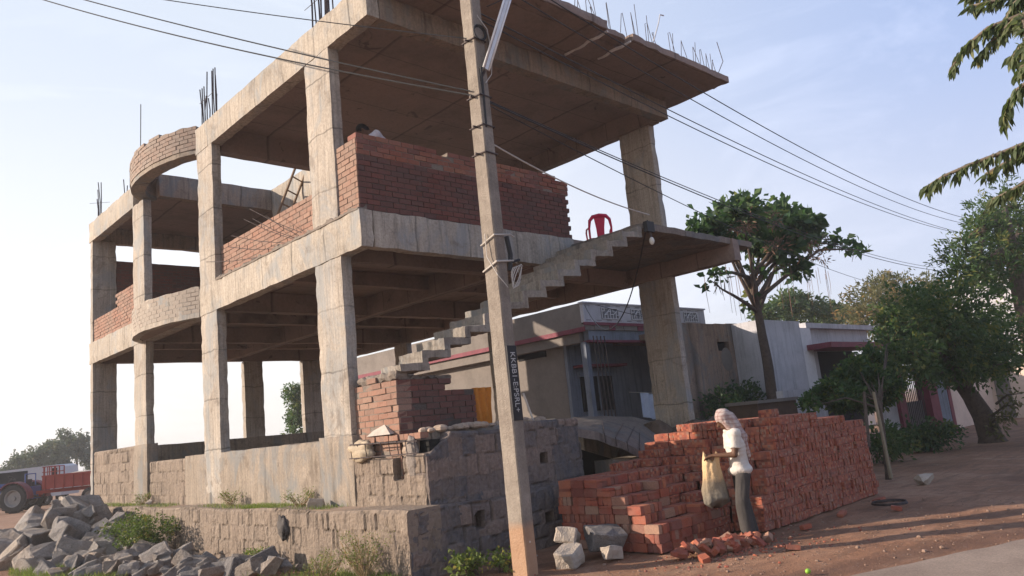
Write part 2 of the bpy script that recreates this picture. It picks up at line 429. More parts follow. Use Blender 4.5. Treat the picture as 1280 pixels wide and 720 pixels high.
def brick_wall(parent, name, mats, p0, u, ln, z0, hf, th=.23, bl=.22, bh=.072, gap=.013, jit=.004, seed=3, both=False):
    """wall of separate brick blocks round a mortar core; hf(s) = top height above z0 at length s"""
    rr = random.Random(seed); u = Vector(u); nrm = Vector((u.y, -u.x, 0)); p0 = Vector(p0)
    m = MB()
    H = hf if callable(hf) else (lambda s: hf)
    nc = int(round(max(H(ln*i/20) for i in range(21))/(bh+gap)))
    def P(s, t, z): q = p0+u*s+nrm*t; return (q.x, q.y, z)
    for c in range(nc):
        z = z0+c*(bh+gap); s = -(bl/2 if c % 2 else 0)
        while s < ln-.02:
            a = max(0, s); b = min(ln, s+bl); s += bl+gap
            if ln-b < .05: b = ln
            if b-a < .05: continue
            if H((a+b)/2) < (c+.7)*(bh+gap): continue
            tt = rr.random()
            e = rr.uniform(-jit, jit); e2 = rr.uniform(-jit, jit)
            j = lambda: rr.uniform(-.003, .003)
            vs = [P(a+j(), e+j(), z+j()), P(b+j(), e+j(), z+j()), P(b+j(), th+e2, z+j()), P(a+j(), th+e2, z+j()),
                  P(a+j(), e+j(), z+bh+j()), P(b+j(), e+j(), z+bh+j()), P(b+j(), th+e2, z+bh+j()), P(a+j(), th+e2, z+bh+j())]
            m.add(vs, [(0, 3, 2, 1), (4, 5, 6, 7), (0, 1, 5, 4), (1, 2, 6, 5), (2, 3, 7, 6), (3, 0, 4, 7)], tt, 0)
            # mortar bed under + beside
            q = math.copysign(.009, th)
            a = a+.008 if a == 0 else a-gap; b = b-.008 if b >= ln-.001 else b
            vs = [P(a, q, z-gap), P(b, q, z-gap), P(b, th-q, z-gap), P(a, th-q, z-gap), P(a, q, z+bh-.004), P(b, q, z+bh-.004), P(b, th-q, z+bh-.004), P(a, th-q, z+bh-.004)]
            vs = [Vector(v_) for v_ in vs]
            m.add(vs, [(0, 3, 2, 1), (4, 5, 6, 7), (0, 1, 5, 4), (1, 2, 6, 5), (2, 3, 7, 6), (3, 0, 4, 7)], .5, 1)
    return m.build(name, mats, parent, fixn=False)

# ------------------------------------------------------------------ the unfinished building
BX = 5.9
B = thing('unfinished_building', (BX, 9.6, 0), 'two storey bare concrete frame building under construction with brick parapets and open stair', 'building')
def cpart(name, mat, *boxes, **kw):
    m = MB()
    for b in boxes: m.rough(*b, **kw)
    return m.build(name, mat, B)
CT = .2
# front row columns, full height (lit face on x=5.9)
for y0, y1, z1 in ((9.66, 10.45, 7.80), (14.2, 14.98, 7.80), (18.2, 19.0, 7.80)):
    cpart('column', M_COL, (BX+.012, BX+CT, y0, y1, .9, 4.42), (BX+.008, BX+CT, y0+.01, y1-.01, 4.9, z1), step=.12, amp=.008)
cpart('column', M_COL, (BX+.012, BX+.62, 22.3, 22.52, .9, 4.42), (BX+.012, BX+.62, 22.3, 22.52, 4.9, 7.8))
# rear row and right row columns
for x0, x1, y0, y1 in ((10.1, 10.72, 22.38, 22.6), (12.05, 12.8, 22.38, 22.6)):
    cpart('column', M_COL, (x0, x1, y0, y1, .9, 4.42), (x0, x1, y0, y1, 4.9, 7.8))
for y0, y1 in ((14.1, 14.8), (18.4, 19.05)):
    cpart('column', M_COL, (13.3, 13.5, y0, y1, .6, 4.42), (13.3, 13.5, y0, y1, 4.9, 7.8))
cpart('column', M_COL, (13.3, 13.5, 8.95, 9.8, .2, 4.42), (13.3, 13.5, 8.97, 9.8, 4.9, 7.8), step=.12)
# first floor: edge beams, inner beams, slab
Z1a, Z1b = 4.40, 4.98
cpart('beam', M_BEAM, (BX, BX+.23, 9.07, 22.6, Z1a, Z1b), step=.14, amp=.010)
cpart('beam', M_BEAM, (BX+.23, 10.55, 9.07, 9.27, Z1a+.01, Z1b), step=.14, amp=.010)
for x in (9.4, 13.25):
    cpart('beam', M_SOF, (x, x+.25, (9.28 if x < 12 else 7.38), 22.37, Z1a, 4.84), step=.3)
for y in (10.0, 12.1, 14.4, 16.5, 18.6, 20.6, 22.38):
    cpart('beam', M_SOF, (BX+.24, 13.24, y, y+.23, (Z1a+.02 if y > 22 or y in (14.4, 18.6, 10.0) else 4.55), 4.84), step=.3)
cpart('floor_slab', M_SOF, (BX+.02, 13.5, 9.10, 22.6, 4.84, 4.97), step=.35, amp=.004, edge=0)
# roof: right bay, left bay, arcs between
ZR, ZS, ZT = 7.77, 8.19, 8.33
cpart('roof_beam', M_BEAM, (BX, BX+.23, 8.53, 15.0, ZR, ZT), step=.14, amp=.008)
cpart('roof_beam', M_RBEAM, (BX+.23, 13.45, 8.53, 8.76, ZR, ZS), step=.16, amp=.008)
cpart('roof_beam', M_SOF, (BX+.24, 13.5, 14.3, 14.55, ZR-.1, ZS+.08), step=.3)
cpart('roof_beam', M_SOF, (13.22, 13.47, 8.78, 22.5, ZR, ZS), step=.3)
cpart('roof_beam', M_BEAM, (BX, BX+.23, 18.9, 22.6, ZR, ZT), step=.14)
cpart('roof_beam', M_RBEAM, (BX+.24, 13.2, 17.8, 18.02, ZR, ZT-.005), step=.25)
cpart('roof_beam', M_RBEAM, (BX+.24, 13.2, 22.38, 22.6, ZR, ZT-.005), step=.25)
cpart('roof_beam', M_BEAM, (8.93, 9.15, 14.56, 17.79, ZR-.2, ZT), step=.2)
m = MB()
m.rough(BX+.2, 13.86, 7.62, 14.5, ZS, ZT, step=.3, amp=.006, edge=.01)
# slab eaves: two separate pours with a rough joint between them
def eave(q):
    q.y += (abs(noise.noise(Vector((q.x*2.2, 0, 4))))*.05+.02*noise.noise(Vector((q.x*9, 0, 1)))) if q.y < 7.4 else 0
    return q
m.rough(BX+.5, 9.98, 7.24, 7.63, ZS+.002, ZT+.03, step=.1, amp=.012, fn=eave)
m.rough(10.02, 10.62, 7.36, 7.63, ZS+.03, ZT, step=.1, amp=.018, fn=eave)
m.rough(10.66, 13.88, 7.24, 7.63, ZS-.004, ZT, step=.1, amp=.012, fn=eave)
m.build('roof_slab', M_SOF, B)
M_GROUT = plain('white_cement_grout', (.62, .60, .58), .9, .2, 14, .01)
for xa in (10.0, 10.64):
    m = MB(); pts = [Vector((xa+(.02*math.sin(i*1.3)), 7.3+i*.11, ZS-.012+.008*math.sin(i*2.1))) for i in range(10 if xa < 10.3 else 8)]
    m.tube(pts, [.018+.012*abs(math.sin(i*2.7)) for i in range(len(pts))], 6, .5); m.build('slab_joint', M_GROUT, B)
cpart('roof_slab', M_SOF, (BX+.2, 13.48, 17.86, 22.5, ZS, ZT-.01), step=.35, amp=.004)
# plastered upstand on the far roof corner seen against the sky
# curved balcony band (first floor) and curved brick parapet band (roof)
def smooth_curve(P, n=40):
    out = []
    for i in range(len(P)-1):
        p0 = Vector(P[max(i-1, 0)]); p1 = Vector(P[i]); p2 = Vector(P[i+1]); p3 = Vector(P[min(i+2, len(P)-1)])
        for k in range(n//(len(P)-1)):
            t = k/(n//(len(P)-1))
            out.append(.5*((2*p1)+(-p0+p2)*t+(2*p0-5*p1+4*p2-p3)*t*t+(-p0+3*p1-3*p2+p3)*t**3))
    out.append(Vector(P[-1])); return out
def arc_band(name, mats, P, z0, z1, th, parent, mi_in=0, bricks=False, seedv=4, zt=None, proud=.012):
    cv = smooth_curve(P, 60); m = MB(); n = len(cv)
    nrm = []
    for i in range(n):
        d = cv[min(i+1, n-1)]-cv[max(i-1, 0)]; d.normalize(); nrm.append(Vector((-d.y, d.x)) if False else Vector((d.y, -d.x)))
    # nrm should point outwards (towards -x mostly)
    if sum(q.x for q in nrm) > 0: nrm = [-q for q in nrm]
    nzs = 8; vs = []; 
    for i in range(n):
        for j in range(nzs+1):
            top = zt(i/(n-1)) if zt else z1
            z = z0+(top-z0)*j/nzs; p = Vector((cv[i].x, cv[i].y, z)); d = nv(p, 4, .012)
            q = p+Vector((nrm[i].x, nrm[i].y, 0))*0+d; vs.append(q)
        for j in range(nzs+1):
            top = zt(i/(n-1)) if zt else z1
            z = z0+(top-z0)*j/nzs; p = Vector((cv[i].x-nrm[i].x*th, cv[i].y-nrm[i].y*th, z)); vs.append(p+nv(p, 4, .012))
    w = 2*(nzs+1); fs = []
    for i in range(n-1):
        a = i*w; b = (i+1)*w
        for j in range(nzs): fs.append((a+j, b+j, b+j+1, a+j+1)); fs.append((a+nzs+1+j, a+nzs+2+j, b+nzs+2+j, b+nzs+1+j))
        fs.append((a, a+nzs+1, b+nzs+1, b)); fs.append((a+nzs, b+nzs, b+w-1, a+w-1))
    fs.append(tuple(list(range(nzs+1))+list(range(w-1, nzs, -1)))); e = (n-1)*w
    fs.append(tuple([e+j for j in range(nzs, -1, -1)]+[e+nzs+1+j for j in range(nzs+1)]))
    m.add(vs, fs, .5, mi_in)
    if bricks:
        rr = random.Random(seedv); bh, gap = .072, .013
        # arc length table
        L = [0]
        for i in range(1, n): L.append(L[-1]+(cv[i]-cv[i-1]).length)
        def at(s):
            s = max(0, min(L[-1]-1e-4, s)); k = 0
            while L[k+1] < s: k += 1
            t = (s-L[k])/(L[k+1]-L[k]); return cv[k].lerp(cv[k+1], t), nrm[k].lerp(nrm[k+1], t).normalized()
        c = 0
        while z0+.10+c*(bh+gap)+bh < z1+.05:
            s = -(.11 if c % 2 else 0); z = z0+.10+c*(bh+gap)
            while s < L[-1]-.03:
                a = max(0, s); b2 = min(L[-1], s+.2); s += .213
                top = zt(((a+b2)/2)/L[-1]) if zt else z1
                if z+bh > top+.04 or b2-a < .04: continue
                (pa, na), (pb, nb) = at(a), at(b2); e = proud+rr.uniform(0, proud); tt = rr.random(); q = [pa+na*e, pb+nb*e, pb-nb*(th+.008), pa-na*(th+.008)]
                vv = [(v_.x, v_.y, z+rr.uniform(-.004, .004)) for v_ in q]+[(v_.x, v_.y, z+bh+rr.uniform(-.004, .004)) for v_ in q]
                m.add(vv, [(0, 3, 2, 1), (4, 5, 6, 7), (0, 1, 5, 4), (1, 2, 6, 5), (2, 3, 7, 6), (3, 0, 4, 7)], tt, 1)
            c += 1
    return m.build(name, mats, parent)
arcP = [(5.93, 14.99), (5.66, 15.55), (5.47, 16.35), (5.43, 17.15), (5.53, 17.85), (5.78, 18.35), (6.1, 18.6)]
arc_band('curved_balcony_edge', [M_BEAM, M_BRS], [(5.90, 14.99), (5.66, 15.55), (5.47, 16.35), (5.43, 17.15), (5.53, 17.85), (5.70, 18.25), (5.93, 18.60)], Z1a, Z1b+.02, .16, B, 0, True, 5, zt=lambda t: Z1b+.03+.04*noise.noise(Vector((t*9, 0, 0))), proud=.003)
arc_band('curved_brick_parapet', [M_PLAS, M_BRP], arcP, 7.83, 8.48, .30, B, 0, True, 6, zt=lambda t: 8.42+.05*noise.noise(Vector((t*14, 2, 0)))+.06*math.sin(t*math.pi))
m = MB()   # balcony soffit slab inside the curve
cv = smooth_curve([(5.94, 15.0), (5.72, 15.6), (5.55, 16.35), (5.51, 17.15), (5.6, 17.85), (5.75, 18.2), (6.0, 18.5)], 36)
poly = [(p.x, p.y) for p in cv]+[(6.2, 18.6), (6.2, 15.0)]
m.prism(poly, 2, Z1a+.02, Z1a+.14, .5); m.build('balcony_slab', M_SOF, B)
# parapet brick walls on the first floor
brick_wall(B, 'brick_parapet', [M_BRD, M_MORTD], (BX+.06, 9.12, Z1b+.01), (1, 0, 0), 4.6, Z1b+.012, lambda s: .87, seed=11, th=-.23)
brick_wall(B, 'brick_parapet', [M_BRG, M_MORT], (BX+.045, 9.66, Z1b+.01), (0, -1, 0), .53, Z1b+.012, lambda s: 1.14, seed=12, th=-.23)
brick_wall(B, 'fresh_brick_course', [M_BRW, M_MORT], (BX+.058, 9.118, 0), (1, 0, 0), 4.62, Z1b+.012+10*.085, lambda s: .34-(.085 if s > 4.2 or 1.5 < s < 1.75 else 0), seed=13, jit=.009, th=-.225)
brick_wall(B, 'brick_parapet', [M_BRG, M_MORT], (BX+.14, 14.2, Z1b), (0, -1, 0), 3.75, Z1b+.01, .70, seed=14, th=-.21)
brick_wall(B, 'brick_parapet', [M_BRG, M_MORT], (BX+.05, 22.3, Z1b), (0, -1, 0), 3.3, Z1b+.01, lambda s: .62 if s < 1.9 else .97, seed=15, th=-.2)
brick_wall(B, 'brick_parapet', [M_BRD, M_MORTD], (BX+.63, 22.36, Z1b), (1, 0, 0), 6.6, Z1b+.01, 2.3, seed=16, th=-.22)
# mortar spilt along the beam top
def spill(q):
    q.z += (max(0, noise.noise(Vector((q.y*5, q.x*9, 1)))*.09+noise.noise(Vector((q.y*17, q.x*9, 3)))*.05) if q.z > Z1b+.01 else 0); return q
m = MB(); m.rough(BX-.005, BX+.15, 9.1, 14.15, Z1b-.012, Z1b+.018, step=.035, amp=.012, fn=spill, edge=0)
m.build('mortar_spill', M_MORT, B)
# plinth: lower projecting stone ledge and upper dado walls
relief(B, 'plinth_wall', M_STONE, (5.45, 21.6, 0), (0, -1, 0), (-1, 0, 0), 21.6-7.78, -.15, lambda s: .79+.015*math.sin(s*2), ch=.23, wr=(.07, .17), depth=.5, seed=21, res=.032, amp=.013, holes=())
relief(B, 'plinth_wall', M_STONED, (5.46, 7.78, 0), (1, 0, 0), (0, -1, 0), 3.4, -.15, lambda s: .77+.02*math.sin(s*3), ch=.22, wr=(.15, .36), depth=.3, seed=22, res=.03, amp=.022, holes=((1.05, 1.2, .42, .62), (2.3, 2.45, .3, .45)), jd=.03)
relief(B, 'dado_wall', M_STONE, (BX+.05, 22.5, 0), (0, -1, 0), (-1, 0, 0), 3.5, .7, 2.09, ch=.24, wr=(.06, .14), depth=.3, seed=23, amp=.012)
relief(B, 'dado_wall', M_STONE, (BX+.05, 18.2, 0), (0, -1, 0), (-1, 0, 0), 2.2, .7, 1.69, ch=.24, wr=(.06, .14), depth=.3, seed=24, amp=.010)
cpart('dado_wall', M_PLAS, (BX+.015, BX+.3, 9.7, 16.0, .7, 1.735), step=.12, amp=.012)
relief(B, 'dado_wall', M_STONE, (BX, 9.7, 0), (0, -1, 0), (-1, 0, 0), 1.72, .7, lambda s: 1.42+.02*math.sin(s*5), ch=.23, wr=(.09, .2), depth=.3, seed=25, res=.028, amp=.018, holes=((1.05, 1.25, 1.12, 1.45),))
cpart('dado_wall', M_PLAS, (6.55, 13.2, 22.36, 22.6, .7, 2.14), step=.4)
m = MB(); m.rough(5.5, 8.5, 8.2, 22.5, .6, .78, step=.8, amp=.01, edge=0); m.rough(8.5, 13.5, 11.8, 22.5, .6, .779, step=.8, amp=.01, edge=0)
m.build('plinth_floor', plain('dusty_floor_fill', (.27, .20, .15), .95, .3, 3, .01), B)
# C1 base pier plaster
cpart('column_pier', M_PLAS, (BX-.02, BX+.25, 9.6, 10.55, .75, 1.78), step=.12, amp=.012)
cpart('column_pier', M_PLAS, (BX-.005, BX+.25, 18.15, 19.05, .75, 2.1), step=.14, amp=.012)
# brick stub walls under the stair
brick_wall(B, 'stub_wall', [M_BRG, M_MORT], (6.0, 9.66, 1.0), (0, -1, 0), 1.06, 1.0, lambda s: 1.5-.06*math.sin(s*9), seed=31, th=-.23, jit=.012)
brick_wall(B, 'stub_wall', [M_BRD, M_MORTD], (6.02, 8.6, 1.0), (1, 0, 0), 1.35, 1.0, lambda s: 1.45 if s < .9 else 1.30, seed=32, jit=.012, th=-.23)
m = MB()   # cement cap on the stub wall
m.rough(6.02, 6.25, 8.62, 9.64, 2.44, 2.56, step=.06, amp=.03, sc_=7, edge=.02); m.rough(6.2, 7.0, 8.63, 8.82, 2.42, 2.49, step=.06, amp=.03, sc_=7, edge=.02)
m.build('wall_cap', M_MORT, B)
# staircase: folded plate of 13 steps, near edge swings out to the landing
NS = 13; SX0, SX1, SZ0, SZ1 = 6.15, 10.42, 2.63, 4.84
def near_y(x): return 8.55+(7.44-8.55)*(x-SX0)/(SX1-SX0)
def far_y(x): return 9.06 if x < 10.5 else 9.06
m = MB(); tr = (SX1-SX0)/NS; rs = (SZ1-SZ0)/(NS)
for i in range(NS):
    xa = SX0+i*tr; z = SZ0+i*rs; zt = z+.02
    def fn(q, xa=xa):
        t = (9.06-q.y)/(9.06-8.0)          # shear the near edge
        q.y = 9.06-t*(9.06-near_y(q.x)); return q
    m.rough(xa-.09, xa+tr+.02, 8.0, 9.06, z-.10, zt, step=.09, amp=.010, fn=fn, edge=.012)       # tread
    m.rough(xa+tr-.09, xa+tr+.012, 8.0, 9.06, z+.0, z+rs-.07, step=.09, amp=.010, fn=fn, edge=.008)  # riser
m.build('staircase', M_STAIR, B)
m = MB(); m.rough(10.42, 14.1, 7.42, 9.06, 4.72, 4.85, step=.12, amp=.01)
m.rough(10.43, 13.3, 9.06, 10.2, 4.73, 4.845, step=.3, amp=.01)
m.build('landing_slab', concrete('concrete_landing_cast', (.20, .165, .14), 'xy', 1.6, board=False), B)
# reinforcing steel left standing
def rebar(pts, r=.008): 
    m = MB(); m.tube(pts, r, 5); return m.build('rebar', M_STEEL, B)
def bundle(xc, yc, n, hmin, hmax, dx, dy, z=ZT, lean=.03):
    for i in range(n):
        x = xc+U(-dx, dx); y = yc+U(-dy, dy); h = U(hmin, hmax)
        rebar([(x, y, z-.08), (x+U(-lean, lean)*.4, y+U(-lean, lean), z+h*.5), (x+U(-lean, lean), y+U(-lean, lean)*2, z+h)], .0125)
bundle(6.02, 14.5, 11, .45, 1.15, .07, .36)
bundle(6.02, 10.0, 13, .9, 1.4, .07, .38)
bundle(6.05, 22.3, 4, .5, 1.2, .1, .1); bundle(6.4, 21.2, 3, .3, 1.0, .15, .5)
bundle(5.98, 18.6, 6, .2, .6, .1, .25); rebar([(5.95, 18.4, 8.2), (5.94, 18.42, 9.2), (5.95, 18.4, 10.25)], .010)
for zz in (8.75, 8.95):
    rebar([(5.96, 9.6, zz), (5.96, 10.4, zz+.03)], .005); 
rebar([(5.96, 14.15, 8.85), (5.96, 14.85, 8.87)], .005); rebar([(5.9, 22.5, 8.9), (6.3, 22.1, 8.88)], .005)
x = 7.2
while x < 13.85:      # bent bars standing along the slab edge
    h = U(.28, .62); d = U(.1, .24)*R_.choice((-1, 1)); yy = 7.36+U(-.03, .05)
    rebar([(x, yy, ZT-.05), (x+d*.45, yy+U(-.05, .05), ZT+h), (x+d*.45+.012, yy, ZT+h+.004), (x+d+U(0, .12), yy+U(-.04, .04), ZT-.02)], .006)
    if R_.random() < .5: rebar([(x+.1, yy+.02, ZT-.05), (x+.12+U(-.1, .1), yy+.02, ZT+U(.35, .9))], .006)
    x += U(.26, .42)
m = MB(); m.tube([(11.35, 7.33, ZT-.03), (11.62, 7.3, ZT+.5), (11.72, 7.3, ZT+.72), (11.84, 7.3, ZT+.74)], .013, 6); m.build('rebar', plain('bare_zinc_wire', (.55, .55, .56), .5, .15, 9, 0, .3), B)
rebar([(13.6, 7.33, ZT), (13.85, 7.3, ZT+.35), (13.72, 7.3, ZT+.75)], .008)
for (a, b) in (((5.92, 11.3, 5.0), (5.55, 12.6, 5.42)), ((5.92, 11.1, 5.02), (5.6, 12.2, 5.62)), ((5.92, 11.0, 5.0), (5.62, 11.9, 5.55)), ((5.92, 11.7, 5.0), (5.6, 12.9, 5.3)), ((5.92, 12.3, 5.0), (5.62, 13.9, 5.25)), ((5.92, 10.9, 5.03), (5.66, 11.5, 5.5)), ((5.92, 10.8, 5.05), (5.62, 12.0, 5.75))):
    a = Vector(a); b = Vector(b); rebar([a, (a+b)/2+Vector((0, 0, -.03)), b], .006)
# rusty mesh panel lying in the notch of the stone wall
m = MB()
for i in range(9): m.tube([(5.83, 9.55-i*.19, 1.44), (5.83, 9.56-i*.19+.02, 1.62)], .006, 5)
m.tube([(5.82, 9.6, 1.44), (5.82, 7.98, 1.45)], .008, 5); m.tube([(5.84, 9.6, 1.63), (5.84, 8.0, 1.60)], .010, 5)
m.build('steel_grille', M_STEEL, B)
m = MB(); m.box(6.02, 6.2, 8.0, 9.5, 1.30, 1.60); m.build('notch_shade_block', M_BLACK, B)  # black block puts the shade behind the grille into its colour
brick_wall(B, 'brick_course', [M_BRG, M_MORTD], (5.93, 9.2, 0), (0, -1, 0), 1.15, 1.63, .09, seed=35, th=-.11, bl=.10, jit=.02)

# ------------------------------------------------------------------ retaining wall to the right of the plinth
W = thing('stone_retaining_wall', (7.3, 8.0, 0), 'rough dark stone wall with plastered rim below the stair', 'wall')
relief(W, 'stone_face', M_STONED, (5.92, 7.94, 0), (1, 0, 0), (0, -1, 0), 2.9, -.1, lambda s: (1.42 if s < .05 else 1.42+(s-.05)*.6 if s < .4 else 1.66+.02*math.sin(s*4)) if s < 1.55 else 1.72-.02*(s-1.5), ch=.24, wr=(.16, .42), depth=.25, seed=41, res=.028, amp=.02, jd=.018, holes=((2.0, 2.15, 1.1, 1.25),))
m = MB(); m.rough(8.56, 8.82, 7.97, 9.6, -.1, 1.69, step=.12, amp=.02)
m.rough(6.2, 8.6, 8.16, 8.4, 1.5, 1.72, step=.1, amp=.02); m.build('rim', M_PLAS, W)
m = MB()
for i in range(46):
    x = U(6.1, 8.3); r = U(.03, .10); m.ball((x, U(8.05, 8.35), 1.70+r*.3), (r*U(.8, 1.5), r, r*.6), 7, 5, Matrix.Rotation(U(0, 3), 3, 'Z'), U(0, 1))
m.build('rubble', plain('pale_rubble', (.36, .28, .22), .95, .4, 9, .01), W)

# ------------------------------------------------------------------ cellar block with sloping concrete ramp
K = thing('concrete_ramp', (10.5, 8.6, 0), 'sloping grey concrete slab over a dark opening behind the brick stack', 'ramp')
near = [at(x_, y_, y=7.98) for x_, y_ in ((716, 534), (745, 540), (778, 552), (815, 570), (850, 590), (880, 606))]
far_ = [at(x_, y_, y=9.9) for x_, y_ in ((716, 521), (755, 520), (792, 521), (825, 530), (855, 541), (890, 556))]
m = MB(); vs = []; NA, NB_ = 30, 10
for i in range(NA+1):
    t = i/NA*5; k = min(4, int(t)); a_ = near[k].lerp(near[k+1], t-k); b_2 = far_[k].lerp(far_[k+1], t-k)
    for j in range(NB_+1):
        q = a_.lerp(b_2, j/NB_); vs.append(q+nv(q, 3, .015))
    for j in range(NB_+1):
        q = a_.lerp(b_2, j/NB_)-Vector((0, 0, .13)); vs.append(q+nv(q, 3, .015))
w_ = 2*(NB_+1); fs = []
for i in range(NA):
    a, b = i*w_, (i+1)*w_
    for j in range(NB_): fs += [(a+j, a+j+1, b+j+1, b+j), (a+NB_+1+j, b+NB_+1+j, b+NB_+2+j, a+NB_+2+j)]
    fs += [(a, b, b+NB_+1, a+NB_+1), (a+NB_, a+w_-1, b+w_-1, b+NB_)]
fs += [tuple(list(range(NB_+1))+list(range(w_-1, NB_, -1)))]; e = NA*w_; fs += [tuple([e+j for j in range(NB_, -1, -1)]+[e+NB_+1+j for j in range(NB_+1)])]
m.add(vs, fs, .5); m.build('slab', concrete('old_concrete_ramp', (.175, .145, .125), 'xy', 2.9, board=False), K)
m = MB(); m.rough(9.72, 11.2, 8.10, 8.5, -.05, .72, step=.2, amp=.01); m.rough(9.72, 10.4, 8.10, 8.5, .73, .98, step=.2, amp=.01); m.build('support_and_sunblock_wall', M_PLAS, K)
m = MB(); m.prism([(8.84, -.05), (11.6, -.05), (11.6, .6), (10.6, .95), (9.9, 1.16), (8.84, 1.40)], 1, 8.9, 8.95); m.build('pit_shade_panel', M_BLACK, K)  # black panel painted as the shade under the slab
m = MB(); m.prism([(q.x, q.z-.15) for q in far_]+[(far_[-1].x, -.05), (far_[0].x, -.05)], 1, 9.70, 9.84); m.build('support_and_sunblock_wall', M_PLAS, K)  # this rear one is unseen, added to keep sun off the slab underside
for i in range(8):
    t = 1.3+i*.42; k = min(4, int(t)); a_ = near[k].lerp(near[k+1], t-k); b_2 = far_[k].lerp(far_[k+1], t-k+.2*(i % 3-1)) 
    m = MB(); m.tube([a_+Vector((0, -.02, -.12)), a_+Vector((0, -.01, .02)), a_.lerp(b_2, .6)+Vector((U(-.1, .1), 0, .02))], .008, 5); m.build('steel_bar', M_STEEL, K)
# earth mound round the foot of the right column
m = MB(); vs = []; n = 26
for j in range(n+1):
    for i in range(n+1):
        x = 11.2+5.6*i/n; y = 8.3+3.6*j/n
        r = math.hypot((x-13.8)/2.6, (y-10.0)/1.7); h = min(1, max(0, 1-r**3)*1.5)*1.42
        vs.append((x, y, h*(1+.16*noise.noise(Vector((x*1.7, y*1.7, 0))))+.10*noise.noise(Vector((x*5, y*5, 0)))*(h > .1)-.05))
m.add(vs, [(j*(n+1)+i, j*(n+1)+i+1, (j+1)*(n+1)+i+1, (j+1)*(n+1)+i) for j in range(n) for i in range(n)], .5)
structure(m.build('earth_mound', plain('dry_brown_earth', (.13, .095, .07), .95, .45, 5, .04), fixn=False))

# ------------------------------------------------------------------ brick stack: single bricks
def brick_mesh(i):
    m = MB(); rr = random.Random(100+i)
    lx, ly, lz = .221, .108, .070
    n = (5, 3, 3); idx = {}; vs = []
    def vid(a, b, c):
        k = (a, b, c)
        if k in idx: return idx[k]
        q = Vector((lx*(a/n[0]-.5), ly*(b/n[1]-.5), lz*(c/n[2]-.5)))
        ext = (a in (0, n[0]))+(b in (0, n[1]))+(c in (0, n[2]))
        q += nv(q+Vector((i*3, 0, 0)), 14, .004)
        if ext == 2: q *= .985
        if ext == 3: q *= (.965-.05*rr.random()*(rr.random() < .4))
        idx[k] = len(vs); vs.append(q); return idx[k]
    fs = []
    for a in range(n[0]):
        for b in range(n[1]): fs += [(vid(a, b, 0), vid(a, b+1, 0), vid(a+1, b+1, 0), vid(a+1, b, 0)), (vid(a, b, 3), vid(a+1, b, 3), vid(a+1, b+1, 3), vid(a, b+1, 3))]
    for a in range(n[0]):
        for c in range(n[2]): fs += [(vid(a, 0, c), vid(a+1, 0, c), vid(a+1, 0, c+1), vid(a, 0, c+1)), (vid(a, 3, c), vid(a, 3, c+1), vid(a+1, 3, c+1), vid(a+1, 3, c))]
    for b in range(n[1]):
        for c in range(n[2]): fs += [(vid(0, b, c), vid(0, b, c+1), vid(0, b+1, c+1), vid(0, b+1, c)), (vid(5, b, c), vid(5, b+1, c), vid(5, b+1, c+1), vid(5, b, c+1))]
    return vs, fs
BM = [brick_mesh(i) for i in range(6)]
BD = []
for i, (vs, fs) in enumerate(BM):
    me = bpy.data.meshes.new('brick'); me.from_pydata([tuple(v) for v in vs], [], fs); me.materials.append(M_B1); BD.append(me)
bricks = []     # (matrix, mesh index, zone)
CW = .232; CH = .1095
def stack_h(i, j):
    """courses in cell column i (along x from 7.7) and row j (along y from 5.36)"""
    if i < 7:                            # low stepped part on the left
        row = j-2
        if row < 0: return 0
        base = [(3, 5, 6, 7, 8, 8, 8), (3, 4, 6, 7, 8, 8, 8)][0 if i < 2 else 1]
        h = base[min(row, 6)]
        if i == 0: h = (3, 5, 6, 7, 8, 8, 8)[min(row, 6)]
        if i >= 4 and row == 0: h = 4
        if i >= 5 and row == 1: h = 5
        if i == 3 and row == 2: h = 7
        h += (1 if i > 4 and row > 5 else 0)
        return h
    if i == 7: return (4, 5, 5, 6, 7, 8, 8, 9, 9)[j]
    if i == 8: return (7, 8, 8, 8, 9, 9, 9, 10, 10)[j]
    if i == 9: return (9, 10, 10, 10, 11, 11, 11, 11, 11)[j]
    if i == 10: return (12, 12, 13, 13, 13, 13, 12, 12, 12)[j]
    if i == 11: return (13, 13, 13, 13, 13, 13, 13, 12, 12)[j]
    if i == 12: return (13, 14, 13, 13, 13, 13, 13, 12, 12)[j]
    if i < 16: return 13
    return 12 if i < 20 else 11+(j % 2)*(i == 20)
NI, NJ = 23, 9
def occ(i, j, c):
    return 0 <= i < NI and 0 <= j < NJ and stack_h(i, j) > c
rr = random.Random(55)
RE = Matrix.Rotation(math.pi/2, 4, 'X')      # brick stood on its long edge
